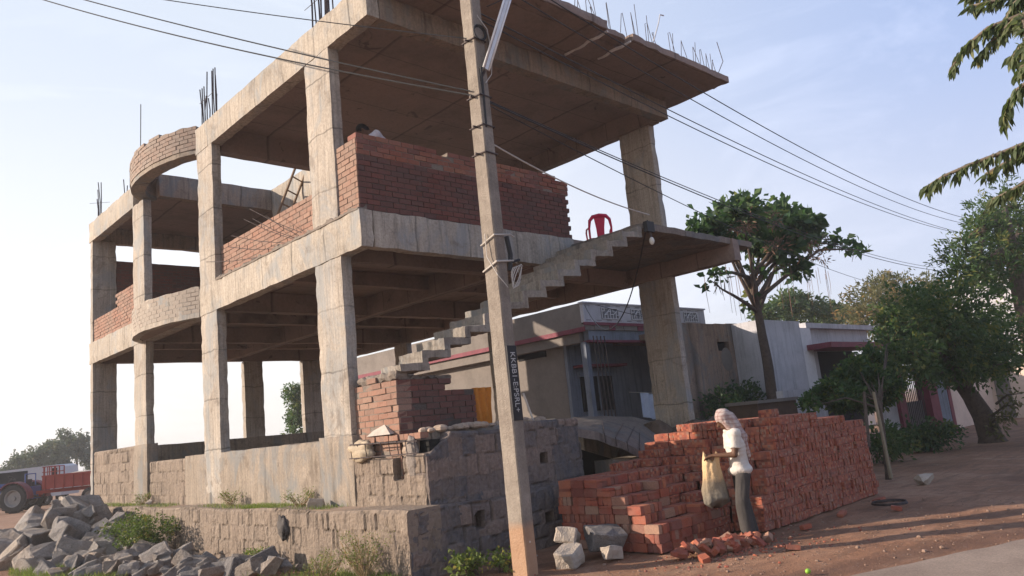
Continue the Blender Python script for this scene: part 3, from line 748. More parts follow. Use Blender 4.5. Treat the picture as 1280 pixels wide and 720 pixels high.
for i in range(NI):
    for j in range(NJ):
        h = stack_h(i, j)
        for c in range(h):
            front = (not occ(i-1, j, c)) or (not occ(i, j-1, c)) or (not occ(i, j, c+1))
            ex = front or (not occ(i+1, j, c)) or (j == NJ-1)
            if not ex: continue
            cx = 7.7+(i+.5)*CW+(.012 if c % 2 else 0)+.01*math.sin(c*2.1+j); cy = 5.36+(j+.5)*CW+.012*math.sin(c*1.7+i); cz = .008+(c+.5)*CH+gz(cx, cy)*.5
            if i >= 8: cy += .012*c*.35
            o = ((c+i) % 2 == 0) if i < 7 else (rr.random() < (.82 if c % 4 else .45))   # True: long side along y, ends to the front
            if i < 7 and rr.random() < .25: o = not o
            if rr.random() < .16:            # a flat-laid pair plus a thin one
                lay = [(-.058, 'f', -.018), (.058, 'f', -.018)]
            else: lay = [(-.077, 'e', 0), (0, 'e', 0), (.077, 'e', 0)]
            for d, kind, dz in lay:
                pull = rr.uniform(-.012, .012)-(rr.random() < .08)*.03
                p = Vector((cx+(d if o else pull), cy+(pull if o else d), cz+dz))+Vector((rr.uniform(-.003, .003), rr.uniform(-.003, .003), 0))
                mt = Matrix.Translation(p) @ Matrix.Rotation((math.pi/2 if o else 0)+rr.uniform(-.035, .035), 4, 'Z') @ Matrix.Rotation(rr.uniform(-.02, .02), 4, 'Y')
                if kind == 'e': mt = mt @ RE
                if not o and d > .03 and not occ(i, j-1, c) and occ(i-1, j, c) and occ(i, j, c+1) and occ(i+1, j, c): continue
                bricks.append((mt, rr.randrange(6), 0 if i < 8 else 1, front))
                if kind == 'f' and (not occ(i, j-1, c) or not occ(i-1, j, c)):
                    mt2 = Matrix.Translation(p+Vector((0, 0, .053))) @ Matrix.Rotation((math.pi/2 if o else 0)+rr.uniform(-.03, .03), 4, 'Z') @ Matrix.Diagonal((1, 1, .48, 1)); bricks.append((mt2, rr.randrange(6), 0 if i < 8 else 1, front))
    # seen size = distance to the viewpoint side of the stack; nearest become individual bricks
vp = Vector((0, 0, CAM_H))
bricks.sort(key=lambda q: (not q[3], (q[0].translation-vp).length))
NIND = 224
ZL = [('brick laid in the low stepped part of the red brick stack, beside the boulders', 'bricks in the stepped left part of the stack'),
      ('brick laid in the tall right part of the red brick stack, behind the man', 'bricks in the tall right part of the stack')]
for mt, k, zn, fr in bricks[:NIND]:
    o = bpy.data.objects.new('brick', BD[k]); o.matrix_world = mt; C.objects.link(o); tag(o, ZL[zn][0], 'brick', ZL[zn][1])
m = MB()
for mt, k, zn, fr in bricks[NIND:]:
    vs, fs = BM[k]; m.add([mt @ v for v in vs], fs)
o = m.build('brick_stack', M_B2, None, fixn=False)
tag(o, 'remaining red bricks of the tall tightly packed stack beside the road', 'brick stack', None, 'stuff')
# loose broken bricks at the man's feet and strewn on the dirt
def loose(x, y, z, tilt, lab, grp, sc_=1):
    o = bpy.data.objects.new('brick', BD[rr.randrange(6)])
    o.matrix_world = Matrix.Translation((x, y, z)) @ Matrix.Rotation(rr.uniform(0, 6.3), 4, 'Z') @ Matrix.Rotation(rr.uniform(-tilt, tilt), 4, 'X') @ Matrix.Rotation(rr.uniform(-tilt, tilt), 4, 'Y') @ Matrix.Diagonal((sc_, rr.uniform(.6, 1), rr.uniform(.6, 1), 1))
    C.objects.link(o); tag(o, lab, 'brick', grp)
for i in range(68):
    a = rr.uniform(0, 6.28); r = rr.random()**.6
    x = 8.12+r*.62*math.cos(a); y = 5.26+r*.27*math.sin(a)-.32*(x-8.12)
    loose(x, y, .035+max(0, .12*(1-r))*rr.random()+.01, .8, 'broken brick in the loose heap at the man\'s feet', 'broken bricks heaped on the dirt', rr.uniform(.35, .85))
for i, (x, y, lab) in enumerate(((8.35, 4.5, 'lone broken brick on the dirt in front of the heap'), (12.1, 5.0, 'flat loose brick lying at the foot of the tall stack'), (9.66, 4.98, 'half brick lying just right of the man\'s feet'), (10.8, 5.0, 'brick lying on the ground against the tall stack, left of the wire ring'), (7.55, 5.15, 'brick half buried in the dirt beside the grey boulders'), (11.3, 4.45, 'thin brick shard lying alone on the shaded dirt'))):
    loose(x, y, .04+gz(x, y), .25, lab, None, rr.uniform(.55, 1))

# ------------------------------------------------------------------ utility pole
P0 = Vector((6.23, 6.66, 0)); PT = 8.6
Pl = thing('utility_pole', P0, 'leaning concrete utility pole with street lamp arm and black painted band', 'utility pole')
M_POLE = plain('weathered_pole_concrete', (.36, .32, .27), .9, .22, 5, .006)
def polemat():
    t = NT('weathered_pole_concrete'); p = t.pos(); x, y, z = t.xyz(p)[:3]
    n = t.noise(p, 3, 6, .65); f = t.noise(p, 45, 4, .7); s = t.noise(t.map(p, (14, 14, .5)), 2, 4)
    c = t.ramp(n, [(.3, (.18, .15, .125)), (.55, (.255, .22, .185)), (.75, (.33, .29, .245))])
    c = t.mix(.6, c, t.ramp(f, [(.3, .7), (.65, 1.12)]), 'MULTIPLY'); c = t.mix(.5, c, t.ramp(s, [(.3, .75), (.6, 1.05)]), 'MULTIPLY')
    zz = t.math('ADD', z, t.math('MULTIPLY', t.noise(p, 5, 3), .12))
    c = t.mix(t.ramp(zz, [(.54, .6), (.66, 0.)]), c, (.42, .23, .12))
    vo = t.new('ShaderNodeTexVoronoi'); vo.inputs['Scale'].default_value = 13; t.l.new(p, vo.inputs['Vector'])
    sp = t.math('MULTIPLY', t.ramp(vo.outputs['Distance'], [(.13, 1.), (.2, 0.)]), t.ramp(z, [(1.3/10, 0.), (.14, 1.), (.36, 1.), (.4, 0.)]))
    c = t.mix(t.math('MULTIPLY', sp, .6), c, (.75, .72, .66))
    t.col(c); t.bump(t.math('ADD', f, n), .012); return t.mat
M_POLE = polemat()
def pole_half(z):      # half sizes along x and y
    k = z/PT; return (.086, .132-.03*k)
m = MB(); vs = []; nl = 44
for i in range(nl+1):
    z = -.3+(PT+.3)*i/nl; hx, hy = pole_half(max(0, z)); ch = .014
    ring = [(-hx+ch, -hy), (hx-ch, -hy), (hx, -hy+ch), (hx, hy-ch), (hx-ch, hy), (-hx+ch, hy), (-hx, hy-ch), (-hx, -hy+ch)]
    for (a, b) in ring:
        p = Vector((P0.x+a-.0*z, P0.y+b, z)); vs.append(p+nv(p, 5, .004)+nv(p, 18, .0035))
fs = [(i*8+k, i*8+(k+1) % 8, (i+1)*8+(k+1) % 8, (i+1)*8+k) for i in range(nl) for k in range(8)]+[tuple(range(7, -1, -1)), tuple(nl*8+k for k in range(8))]
m.add(vs, fs, .5); m.build('shaft', M_POLE, Pl)
hx, hy = pole_half(2.2)
m = MB(); m.box(P0.x-hx+.012, P0.x+hx-.010, P0.y-hy-.011, P0.y-hy+.02, 1.72, 2.60); band = m.build('painted_band', plain('black_band_paint', (.02, .02, .024), .6, .2, 9, .002), Pl)
M_WP = plain('white_lettering_paint', (.42, .42, .42), .7, .25, 60, 0)
def lettering(txt, size, loc, rot, parent, mat, name='lettering', ext=.0015):
    cu = bpy.data.curves.new(name, 'FONT'); cu.body = txt; cu.size = size; cu.extrude = ext; cu.align_x = 'CENTER'; cu.align_y = 'CENTER'
    o = bpy.data.objects.new(name, cu); C.objects.link(o); dg = bpy.context.evaluated_depsgraph_get()
    me = bpy.data.meshes.new_from_object(o.evaluated_get(dg)); bpy.data.objects.remove(o)
    mt = Matrix.Translation(loc) @ rot
    me.transform(mt)
    r = parent
    while r.parent: r = r.parent
    me.transform(Matrix.Translation(-Vector(r.location)))
    me.materials.clear(); me.materials.append(mat)
    o = bpy.data.objects.new(name, me); C.objects.link(o); o.parent = parent; return o
RX = Matrix.Rotation(math.pi/2, 4, 'X')      # text facing -y
lettering('KKBB1-E:PSRL+', .108, (P0.x+.002, P0.y-hy-.014, 2.17), RX @ Matrix.Rotation(-math.pi/2, 4, 'Z'), band, M_WP)
M_WIRE = plain('black_cable', (.03, .03, .032), .6, .2, 9, 0)
M_PALE = plain('pale_cable', (.45, .42, .38), .7, .2, 9, 0)
M_ALU = plain('aluminium_channel', (.55, .56, .58), .4, .15, 9, 0, .5, .4)
# clamps, cable loops, tube light arm
for z in (5.02, 5.38, 5.78, 6.55):
    hx, hy = pole_half(z); m = MB()
    q = [(P0.x-hx-.012, P0.y-hy-.012, z), (P0.x+hx+.012, P0.y-hy-.012, z-.01), (P0.x+hx+.012, P0.y+hy+.012, z), (P0.x-hx-.012, P0.y+hy+.012, z+.01), (P0.x-hx-.012, P0.y-hy-.012, z)]
    m.tube(q, .010, 5, .5); m.tube([(P0.x-hx-.07, P0.y-.0, z), (P0.x-hx, P0.y, z)], .014, 6, .5); m.build('clamp', M_STEEL, Pl)
for z, r in ((3.62, .012), (3.95, .010)):
    hx, hy = pole_half(z); m = MB()
    m.tube([(P0.x-hx-.02, P0.y+hy, z-.08), (P0.x-hx-.02, P0.y-hy-.02, z), (P0.x+hx+.06, P0.y-hy-.04, z+.02), (P0.x+hx+.16, P0.y-hy, z+.01)], r, 6, .5); m.build('tie_wire', M_PALE, Pl)
hx, hy = pole_half(6.6)
m = MB()
for k in range(3):
    m.tube([(P0.x-.02+(.09+.008*k)*math.cos(t/12*6.283), P0.y-hy-.03-.01*k, 6.62+(.085+.01*k)*math.sin(t/12*6.283)) for t in range(13)], .007, 5)
m.build('cable_coil', M_WIRE, Pl)
hx, hy = pole_half(3.5); m = MB()
for k in range(4):
    m.tube([(P0.x+hx+.08+(.09+.01*k)*math.sin(t/12*6.283+.4*k)*.8, P0.y-hy-.04-.01*k, 3.44+(.12+.012*k)*math.cos(t/12*6.283)) for t in range(13)], .006, 5)
m.build('cable_coil', M_PALE, Pl)
m = MB(); m.tube([(P0.x+hx+.03, P0.y-hy, 3.95), (P0.x+hx+.05, P0.y-hy-.02, 3.72), (P0.x+hx+.02, P0.y-hy-.01, 3.52)], .03, 7, .5); m.tube([(P0.x+hx+.03, P0.y-hy-.03, 3.62), (P0.x+hx+.18, P0.y-hy-.03, 3.66)], .018, 6, .5); m.build('fuse_carrier', M_WIRE, Pl)
m = MB(); m.tube([(P0.x-.03, P0.y-.1, 5.35), (P0.x-.03, P0.y-.11, 5.9), (P0.x-.04, P0.y-.12, 6.15)], .022, 6, .5); m.build('conduit', M_WIRE, Pl)
m = MB()
m.tube([(P0.x-.11, P0.y+.02, 4.0), (P0.x-.13, P0.y, 3.7), (P0.x-.1, P0.y-.13, 3.45), (P0.x+.02, P0.y-.16, 3.3)], .006, 5)
m.build('loose_cable', M_PALE, Pl); m = MB()
m.tube([(P0.x, P0.y-.1, 6.9), (P0.x+.12, P0.y-.14, 6.72), (P0.x+.17, P0.y-.14, 6.4), (P0.x+.14, P0.y-.12, 6.1), (P0.x+.02, P0.y-.12, 5.95)], .007, 5)
m.build('loose_cable', M_PALE, Pl)
La = Vector((P0.x+.02, P0.y-.14, 6.13)); Lb = Vector((P0.x+.44, P0.y-.42, 7.45))
dr = (Lb-La).normalized(); sd = dr.cross(Vector((0, 1, 0))).normalized()
lamp = MB(); lamp.tube([La, Lb], .035, 4, .5); l_ = lamp.build('lamp_housing', M_ALU, Pl)
for s in (-1, 1):
    q = MB(); q.tube([La+sd*.045*s+Vector((0, -.02, 0)), Lb+sd*.045*s+Vector((0, -.02, 0))], .015, 8, .5); q.build('lamp_tube', plain('frosted_lamp_tube', (.72, .73, .75), .35, .08, 9, 0), l_, True)
m = MB(); m.tube([La-dr*.02, La-dr*.25+Vector((-.02, .04, 0))], .016, 6, .5); m.build('lamp_bracket', M_STEEL, Pl)

# ------------------------------------------------------------------ overhead wires
def wire(a, b, sag, r, lab, mat=M_WIRE, n=28, name='power_line', cat='cable'):
    a = Vector(a); b = Vector(b); m = MB()
    m.tube([a.lerp(b, i/n)-Vector((0, 0, sag*4*(i/n)*(1-i/n))) for i in range(n+1)], r, 5, .5)
    return tag(m.build(name, mat), lab, cat)
px, py = P0.x, P0.y
def beyond(a, q, k=1.7): a = Vector(a); return a+(q-a)*k
wire((px-.12, py, 5.80), beyond((px-.12, py, 5.80), at(100, -2, x=3.6)), .25, .011, 'lower of the two thick black cables from the pole to the upper left')
wire((px-.12, py+.03, 5.87), beyond((px-.12, py+.03, 5.87), at(128, -2, x=3.6)), .12, .010, 'upper of the two thick black cables from the pole to the upper left')
wire((px-.12, py, 6.58), beyond((px-.12, py, 6.58), at(232, -1, x=3.9)), .06, .007, 'thin black cable from the pole top to the left above the roof corner')
wire((px, py-.1, 7.85), (33.4, 8.44, 7.9), .55, .010, 'highest black line running from the pole to the right over the slab edge')
wire((px, py-.1, 7.55), (33.4, 8.6, 7.75), .55, .009, 'black line just below the highest one, right of the roof slab')
wire((px, py-.1, 6.95), (33.34, 8.92, 7.5), .35, .009, 'upper pale line crossing in front of the roof slab to the right')
wire((px, py-.1, 6.85), (33.34, 8.85, 7.42), .42, .009, 'lower pale line crossing in front of the roof slab to the right')
wire((px+.1, py, 5.78), (33.36, 9.64, 6.05), .45, .010, 'thick dark line passing behind the right column towards the tree')
wire((px+.1, py, 5.74), (32.64, 11.88, 5.9), .30, .008, 'thin dark line fading down behind the spreading tree')
wire((px+.1, py, 5.80), (33.36, 9.9, 6.25), .40, .008, 'dark line paired with the thick one behind the right column')
wire((px+.1, py-.2, 7.0), (11.7, 3.6, 10.2), .05, .007, 'short thin line rising to the upper right in front of the roof slab')
wire((px+.05, py-.1, 5.15), (10.6, 7.38, 4.98), .10, .010, 'pale service cable from the pole down to the stair landing', M_PALE, 20, 'service_cable')
c1 = wire((10.5, 7.36, 4.86), (17.45, 14.9, 5.05), 1.25, .013, 'dark cable drooping from the landing corner to the neighbouring roof', M_WIRE, 30, 'service_cable')
wire((17.7, 14.6, 5.0), (26.1, 11.9, 4.45), .5, .010, 'thin cable sagging between the two neighbouring roofs', M_WIRE, 20, 'service_cable')
bk = thing('lamp_holder', (10.5, 7.37, 4.7), 'black box with a hanging bulb at the corner of the stair landing', 'lamp')
m = MB(); m.box(10.42, 10.62, 7.32, 7.40, 4.66, 4.84); m.build('box', M_WIRE, bk)
m = MB(); m.ball((10.52, 7.34, 4.5), (.045, .045, .07), 10, 8); m.build('bulb', plain('unlit_glass_bulb', (.6, .58, .52), .2, .05, 9, 0), bk, True)
m = MB(); m.tube([(10.52, 7.35, 4.66), (10.52, 7.34, 4.55)], .018, 7); m.build('socket', M_STEEL, bk)

# ------------------------------------------------------------------ red plastic chair
ch = thing('plastic_chair', (12.5, 10.03, 4.97), 'red plastic chair with slotted back standing on the upper floor', 'chair')
M_RED = plain('red_plastic', (.60, .016, .085), .35, .08, 4, 0, 0, .5)
cx, cy, cz = 12.5, 10.03, 4.97
ca = math.atan2(-.7, -.7)     # faces away; back towards the viewer
def CP(a, d, z):  # a sideways, d depth (positive = towards the back of the chair)
    s = Vector((.72, -.69)); f = Vector((-.69, -.72)); return (cx+s.x*a+f.x*d, cy+s.y*a+f.y*d, cz+z)
for a in (-.22, .22):
    for d in (-.2, .2):
        m = MB(); m.tube([CP(a*1.12, d*1.12, 0), CP(a, d, .42)], [.018, .026], 6); m.build('leg', M_RED, ch)
m = MB(); m.add([CP(-.24, -.22, .42), CP(.24, -.22, .42), CP(.23, .2, .40), CP(-.23, .2, .40), CP(-.24, -.22, .445), CP(.24, -.22, .445), CP(.23, .2, .425), CP(-.23, .2, .425)], [(0, 3, 2, 1), (4, 5, 6, 7), (0, 1, 5, 4), (1, 2, 6, 5), (2, 3, 7, 6), (3, 0, 4, 7)]); m.build('seat', M_RED, ch)
m = MB()   # backrest: arch frame plus wide centre slat
arch = [CP(-.23, .2, .42), CP(-.235, .25, .62), CP(-.21, .28, .78), CP(-.14, .295, .855), (CP(0, .30, .875)), CP(.14, .295, .855), CP(.21, .28, .78), CP(.235, .25, .62), CP(.23, .2, .42)]
m.tube(arch, [.022, .024, .034, .042, .044, .042, .034, .024, .022], 8)
def slab(poly, d0, d1):
    n = len(poly); vs = [CP(a, d0+(z-.42)*.2, z) for a, z in poly]+[CP(a, d1+(z-.42)*.2, z) for a, z in poly]
    m.add(vs, [tuple(range(n)), tuple(range(2*n-1, n-1, -1))]+[(i, (i+1) % n, n+(i+1) % n, n+i) for i in range(n)])
slab([(-.075, .42), (.075, .42), (.085, .60), (.12, .84), (-.12, .84), (-.085, .60)], .20, .222)
m.build('backrest', M_RED, ch, False)
for a in (-1, 1):
    m = MB(); m.tube([CP(.235*a, .24, .64), CP(.27*a, .05, .65), CP(.26*a, -.17, .63), CP(.245*a, -.2, .44)], .02, 6); m.build('armrest', M_RED, ch)

# ------------------------------------------------------------------ ladder on the upper floor
ld = thing('ladder', (8.0, 15.0, 4.97), 'wooden ladder leaning against the inner roof beam', 'ladder')
M_WOOD = plain('weathered_wood', (.23, .16, .105), .8, .3, 8, .004)
t0 = Vector((8.86, 15.78, 8.55)); b0 = Vector((7.9, 17.2, 4.98)); sx = Vector((.2, .13, 0))
for s in (-1, 1):
    m = MB(); m.tube([b0+sx*s, t0+sx*s], .03, 6); m.build('rail', M_WOOD, ld)
for i in range(11):
    p = b0.lerp(t0, (i+.7)/11.4); m = MB(); m.tube([p-sx*1.1, p+sx*1.1], .02, 6); m.build('rung', M_WOOD, ld)

# ------------------------------------------------------------------ neighbouring houses
def limewash(name, base, dirt=.5):
    t = NT(name); p = t.pos(); z = t.xyz(p)[2]; b = Vector(base)
    n = t.noise(p, 1.1, 6, .65, .4); st = t.noise(t.map(p, (4, 4, .25)), 2.4, 5, .7); f = t.noise(p, 20, 4)
    c = t.ramp(n, [(.3, tuple(b*.8)), (.6, tuple(b*1.06))])
    c = t.mix(dirt, c, t.ramp(st, [(.34, .45), (.5, 1.), (1, 1.)]), 'MULTIPLY')
    c = t.mix(.4, c, t.ramp(f, [(.3, .8), (.6, 1.05)]), 'MULTIPLY')
    c = t.mix(t.ramp(t.math('ADD', z, t.math('MULTIPLY', n, .9)), [(.5/1, .55), (.95, 0.)]), c, tuple(Vector((.9, .7, .55))*base[1]*.55))
    t.col(c); t.bump(t.math('ADD', f, n), .006); return t.mat
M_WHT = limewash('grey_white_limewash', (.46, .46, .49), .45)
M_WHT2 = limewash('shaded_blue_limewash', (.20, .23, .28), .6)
M_TAN = concrete('buff_plaster', (.30, .22, .17), 'xy', 11, board=False)
M_GRY = concrete('grey_cement_plaster', (.20, .175, .155), 'xy', 13, board=False)
M_PNK = plain('maroon_trim_paint', (.19, .05, .07), .7, .3, 4, .002)
M_GRY = plain('grey_cement_plaster', (.185, .165, .15), .9, .25, 1.4, .006)
H = thing('neighbouring_house', (17.5, 15.05, 0), 'single storey house with white pierced parapet and maroon bands behind the frame building', 'house')
hy0 = 15.05
def hb(name, mat, *bs, parent=H, rough=False):
    m = MB()
    for b in bs: m.box(*b)
    return m.build(name, mat, parent)
hb('wall', M_GRY, (17.85, 23.9, hy0+1.3, 30, -.1, 4.3))
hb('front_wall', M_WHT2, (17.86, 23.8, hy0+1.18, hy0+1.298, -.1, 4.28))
hb('roof_slab', M_GRY, (17.5, 24.2, hy0, 30.2, 4.32, 4.50))
hb('eave_band', M_PNK, (17.46, 17.5, hy0-.02, 30.2, 4.28, 4.42), (17.46, 24.22, hy0-.04, hy0-.002, 4.47, 4.56))
hb('side_parapet', M_GRY, (17.52, 17.7, hy0+.12, 30.2, 4.503, 5.17))
par = hb('parapet', M_WHT, (17.52, 24.2, hy0+.0, hy0+.12, 4.56, 5.14))
par2 = hb('coping', M_WHT, (17.48, 24.25, hy0-.04, hy0+.15, 5.143, 5.19), parent=par)
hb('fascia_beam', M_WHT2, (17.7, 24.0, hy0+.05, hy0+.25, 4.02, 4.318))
hb('lower_band', M_PNK, (17.68, 24.02, hy0+.02, hy0+.27, 3.95, 4.018))
for i in range(7):
    x = 17.95+i*.72; hb('bracket', M_PNK if i % 2 else M_GRY, (x, x+.28, hy0-.02, hy0+.05, 4.325, 4.465))
M_DK = plain('opening_shade_and_dark_glass', (.015, .015, .017), .9, .2, 5, 0)  # near-black puts the shade inside openings into the colour; also window glass
for i in range(4):
    x0 = 18.35+i*1.5; g = MB(); g.box(x0, x0+.86, hy0-.015, hy0+.02, 4.68, 5.03); gr = g.build('grille_panel', plain('shadowed_grille_recess', (.17, .175, .19), .9, .1, 5, 0), par)
    g = MB(); q = random.Random(i)
    pts = [[Vector((x0+.02+.82*a/6+(q.uniform(-.03, .03) if 0 < a < 6 else 0), hy0-.025, 4.69+.33*b/3+(q.uniform(-.03, .03) if 0 < b < 3 else 0))) for b in range(4)] for a in range(7)]
    for a in range(7):
        for b in range(4):
            if a < 6 and (a+b) % 2 == 0 or (b in (0, 3) and a < 6): g.tube([pts[a][b], pts[a+1][b]], .014, 4)
            if b < 3: g.tube([pts[a][b], pts[min(6, a+(1 if (a*b) % 3 == 1 else 0))][b+1]], .014, 4)
    g.build('grille', plain('white_grille', (.6, .6, .62), .8, .1, 8, 0), par)
for z in (4.63, 5.09):
    m = MB()
    for i in range(13): m.box(17.62+i*.5, 17.84+i*.5, hy0-.006, hy0+.01, z-.012, z+.012)
    m.build('relief_dashes', plain('dark_joint', (.20, .20, .22), .9, .1, 8, 0), par)
win = hb('window', M_DK, (18.35, 19.85, hy0+1.1, hy0+1.19, 1.9, 3.0))
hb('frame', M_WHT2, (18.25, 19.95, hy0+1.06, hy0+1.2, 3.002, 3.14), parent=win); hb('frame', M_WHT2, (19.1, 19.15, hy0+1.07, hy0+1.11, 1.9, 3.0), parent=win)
hb('lintel', M_PNK, (18.1, 20.3, hy0+.75, hy0+1.2, 3.28, 3.36))
hb('vent', M_DK, (17.83, 17.86, 17.1, 18.4, 3.78, 4.02))
hb('side_beam', M_GRY, (17.56, 17.84, hy0+.3, 30, 3.98, 4.28))
hb('pillar', M_WHT2, (17.62, 17.8, hy0+.15, hy0+.35, -.1, 3.98))
rp_ = thing('pipe_bundle', (18.0, 14.7, 0), 'row of thin upright pipes in front of the neighbouring house', 'pipes')
for i in range(4):
    m = MB(); x = 17.55+i*.17; m.tube([(x+.1, 14.75, 0), (x, 14.8, 4.1)], .02, 6); m.build('pipe', M_STEEL, rp_)
# tan wall with a ragged opening
T = thing('buff_wall', (20.5, 13, 0), 'buff plastered blank wall with a small broken dark opening', 'wall')
m = MB(); m.rough(18.9, 21.45, 13.0, 13.25, -.1, 4.24, step=.3, amp=.01); m.rough(21.45, 22.1, 13.0, 13.25, -.1, 3.38, step=.3, amp=.01); m.rough(21.45, 22.1, 13.0, 13.25, 3.66, 4.26, step=.2, amp=.01); m.rough(22.1, 24.62, 13.0, 13.25, -.1, 4.28, step=.3, amp=.01)
m.rough(20.2, 24.6, 13.26, 16.9, 4.0, 4.2, step=.8, amp=.01)
m.build('wall_face', M_TAN, T)
hb('opening', M_DK, (21.3, 22.2, 13.18, 13.24, 3.3, 3.75), parent=T)  # near-black panel painted as the shade in the hole
m = MB(); m.ball((21.85, 13.0, 3.1), (.33, .03, .38), 12, 8); m.build('cement_patch', M_GRY, T)
# white house with maroon awning
Wh = thing('white_house', (25, 12.2, 0), 'low white house with a flat maroon awning behind the stack', 'house')
hb('wall', M_WHT, (22.35, 25.0, 11.95, 12.98, -.1, 4.22), parent=Wh)
hb('corner_wall', plain('white_limewash', (.60, .60, .62), .85, .1, 1.5, .004), (25.002, 25.75, 11.95, 12.98, -.1, 4.0), parent=Wh)
hb('upper_wall', M_WHT, (25.752, 31.2, 12.2, 16, 3.3, 4.02), parent=Wh)
hb('roof_slab', M_WHT, (25.6, 31.4, 12.0, 16.2, 4.023, 4.2), parent=Wh)
hb('awning', M_PNK, (25.3, 32.2, 11.1, 12.195, 3.22, 3.40), parent=Wh)
hb('veranda_shade_panel', M_DK, (26.6, 31.2, 12.9, 13.1, -.1, 3.3), parent=Wh); hb('pier', M_WHT, (25.752, 26.55, 12.2, 12.5, -.1, 3.3), parent=Wh); hb('back_wall', M_GRY, (26.56, 32, 13.12, 13.4, -.1, 3.3), parent=Wh)  # first panel is near-black, the veranda's shade put into its colour
# gate and compound wall
Gt = thing('compound_gate', (24, 9.4, 0), 'grilled gate between maroon pillars beyond the trees', 'gate')
gy = 8.9
hb('wall', M_WHT, (20.3, 22.9, gy+1.6, gy+1.8, -.1, 1.9), parent=Gt); hb('wall', M_WHT, (22.9, 24.0, gy, gy+.2, -.1, 2.2), parent=Gt)
hb('pillar', M_PNK, (24.0, 24.5, gy-.1, gy+.3, -.1, 2.4), parent=Gt); hb('pillar', M_PNK, (26.6, 27.35, gy-.1, gy+.3, -.1, 2.5), parent=Gt)
hb('pillar', M_WHT2, (27.352, 28.3, gy-.08, gy+.28, -.1, 2.5), parent=Gt); hb('pillar', M_PNK, (28.302, 28.6, gy-.1, gy+.3, -.1, 2.5), parent=Gt)
for i in range(14):
    m = MB(); x = 24.6+i*.15; m.tube([(x, gy+.1, .1), (x, gy+.1, 2.2)], .016, 5); m.build('bar', M_STEEL, Gt)
hb('leaf', M_GRY, (24.55, 26.55, gy+.14, gy+.17, .1, 1.2), parent=Gt)
# sunlit compound wall far right, and the far two storey house
SW = thing('sunlit_wall', (38, 9, 0), 'cream compound wall in full sun seen past the big tree trunk', 'wall')
hb('wall', plain('cream_limewash', (.62, .50, .42), .9, .12, 1.2, .004), (36.6, 36.85, 2, 9.9, -.1, 2.15), (29.3, 36.598, 9.7, 9.9, -.1, 2.3), parent=SW)
hb('door', M_GRY, (36.56, 36.598, 9.0, 9.55, 0, 1.9), parent=SW)
FH = thing('far_house', (44, 12, 0), 'white upper storey with a maroon corner showing above the right tree', 'house')
hb('wall', M_WHT, (44, 52, 9.9, 12.6, 0, 6.75), parent=FH); hb('corner_pillar', M_PNK, (43.9, 44.4, 9.3, 9.8, 0, 6.6), parent=FH)
hb('balcony', plain('terracotta_railing', (.40, .13, .08), .8, .2, 3, 0), (44.4, 50, 9.2, 9.78, 5.2, 6.2), parent=FH); hb('roof_slab', M_WHT, (43.7, 52.2, 9.1, 12.7, 6.752, 6.9), parent=FH)
FW = thing('distant_white_house', (27, 40, 0), 'sunlit white house wall seen through the ground floor', 'house')
hb('wall', plain('sunlit_limewash', (.62, .59, .55), .9, .1, 1.5, 0), (28, 34, 40.6, 52, 0, 6.9), parent=FW); hb('roof_slab', M_WHT, (27.9, 34.1, 40.5, 52.1, 6.902, 7.05), parent=FW)
FB = thing('far_white_building', (46, 24, 0), 'small pale building glimpsed behind the brick stack under the tree', 'building')
hb('wall', plain('pale_sunlit_plaster', (.7, .6, .52), .9, .1, 1.5, 0), (38, 40, 16.0, 20, 0, 3.2), parent=FB); hb('roof_slab', M_PNK, (37.9, 40.1, 15.9, 20.1, 3.202, 3.4), parent=FB)
# laundry line
Lc = thing('laundry', (18.7, 14.0, 0), 'pale blue cloth hanging on a line by the neighbouring house', 'laundry')
m = MB(); n = 22
vs = [(17.9+1.9*i/n, 13.6+.06*math.sin(i*1.3), 2.28-.10*math.sin(math.pi*i/n)-.72*j/6+.02*math.sin(i*.9)*j/6) for i in range(n+1) for j in range(7)]
m.add(vs, [(i*7+j, (i+1)*7+j, (i+1)*7+j+1, i*7+j+1) for i in range(n) for j in range(6)]); m.build('cloth', plain('pale_blue_cotton', (.42, .47, .55), .9, .15, 6, 0), Lc, True)
m = MB(); m.tube([(17.4, 13.6, 2.3), (18.8, 13.6, 2.2), (20.1, 13.6, 2.3)], .008, 5); m.build('line', M_PALE, Lc)
m = MB(); m.tube([(18.75, 13.4, .2), (18.6, 13.5, 3.0)], .03, 6); m.build('post', plain('pale_timber_post', (.45, .42, .38), .8, .2, 8, 0), Lc)
# brown box in front of the buff wall
bx = thing('wooden_crate', (17.4, 9.2, 0), 'dark brown box with a pale lid behind the brick stack', 'box')
hb('box', plain('dark_brown_board', (.085, .055, .04), .8, .3, 6, .002), (17.2, 19.2, 9.6, 10.4, 0, 1.62), parent=bx); hb('lid', M_GRY, (17.15, 19.25, 9.55, 10.45, 1.622, 1.70), parent=bx)
# orange cloth by the stub wall, stick on the wall
oc = MB(); n = 10
vs = [(7.42+.34*i/n+.01*math.sin(j), 8.7+.035*math.sin(i*1.5+j*.3), 1.66+.62*j/8) for i in range(n+1) for j in range(9)]
oc.add(vs, [(i*9+j, (i+1)*9+j, (i+1)*9+j+1, i*9+j+1) for i in range(n) for j in range(8)])
o = oc.build('orange_cloth', plain('orange_canvas', (.55, .20, .03), .85, .25, 7, 0), None, True); sm = o.modifiers.new('s', 'SOLIDIFY'); sm.thickness = .01
tag(o, 'orange cloth hanging between the brick stub wall and the pole', 'cloth')
m = MB(); m.tube([(8.05, 8.1, 1.66), (7.86, 8.08, 2.12)], .016, 6); tag(m.build('wooden_stick', plain('peeled_wood', (.55, .52, .47), .8, .1, 8, 0)), 'pale stick standing upright on the stone wall', 'stick')
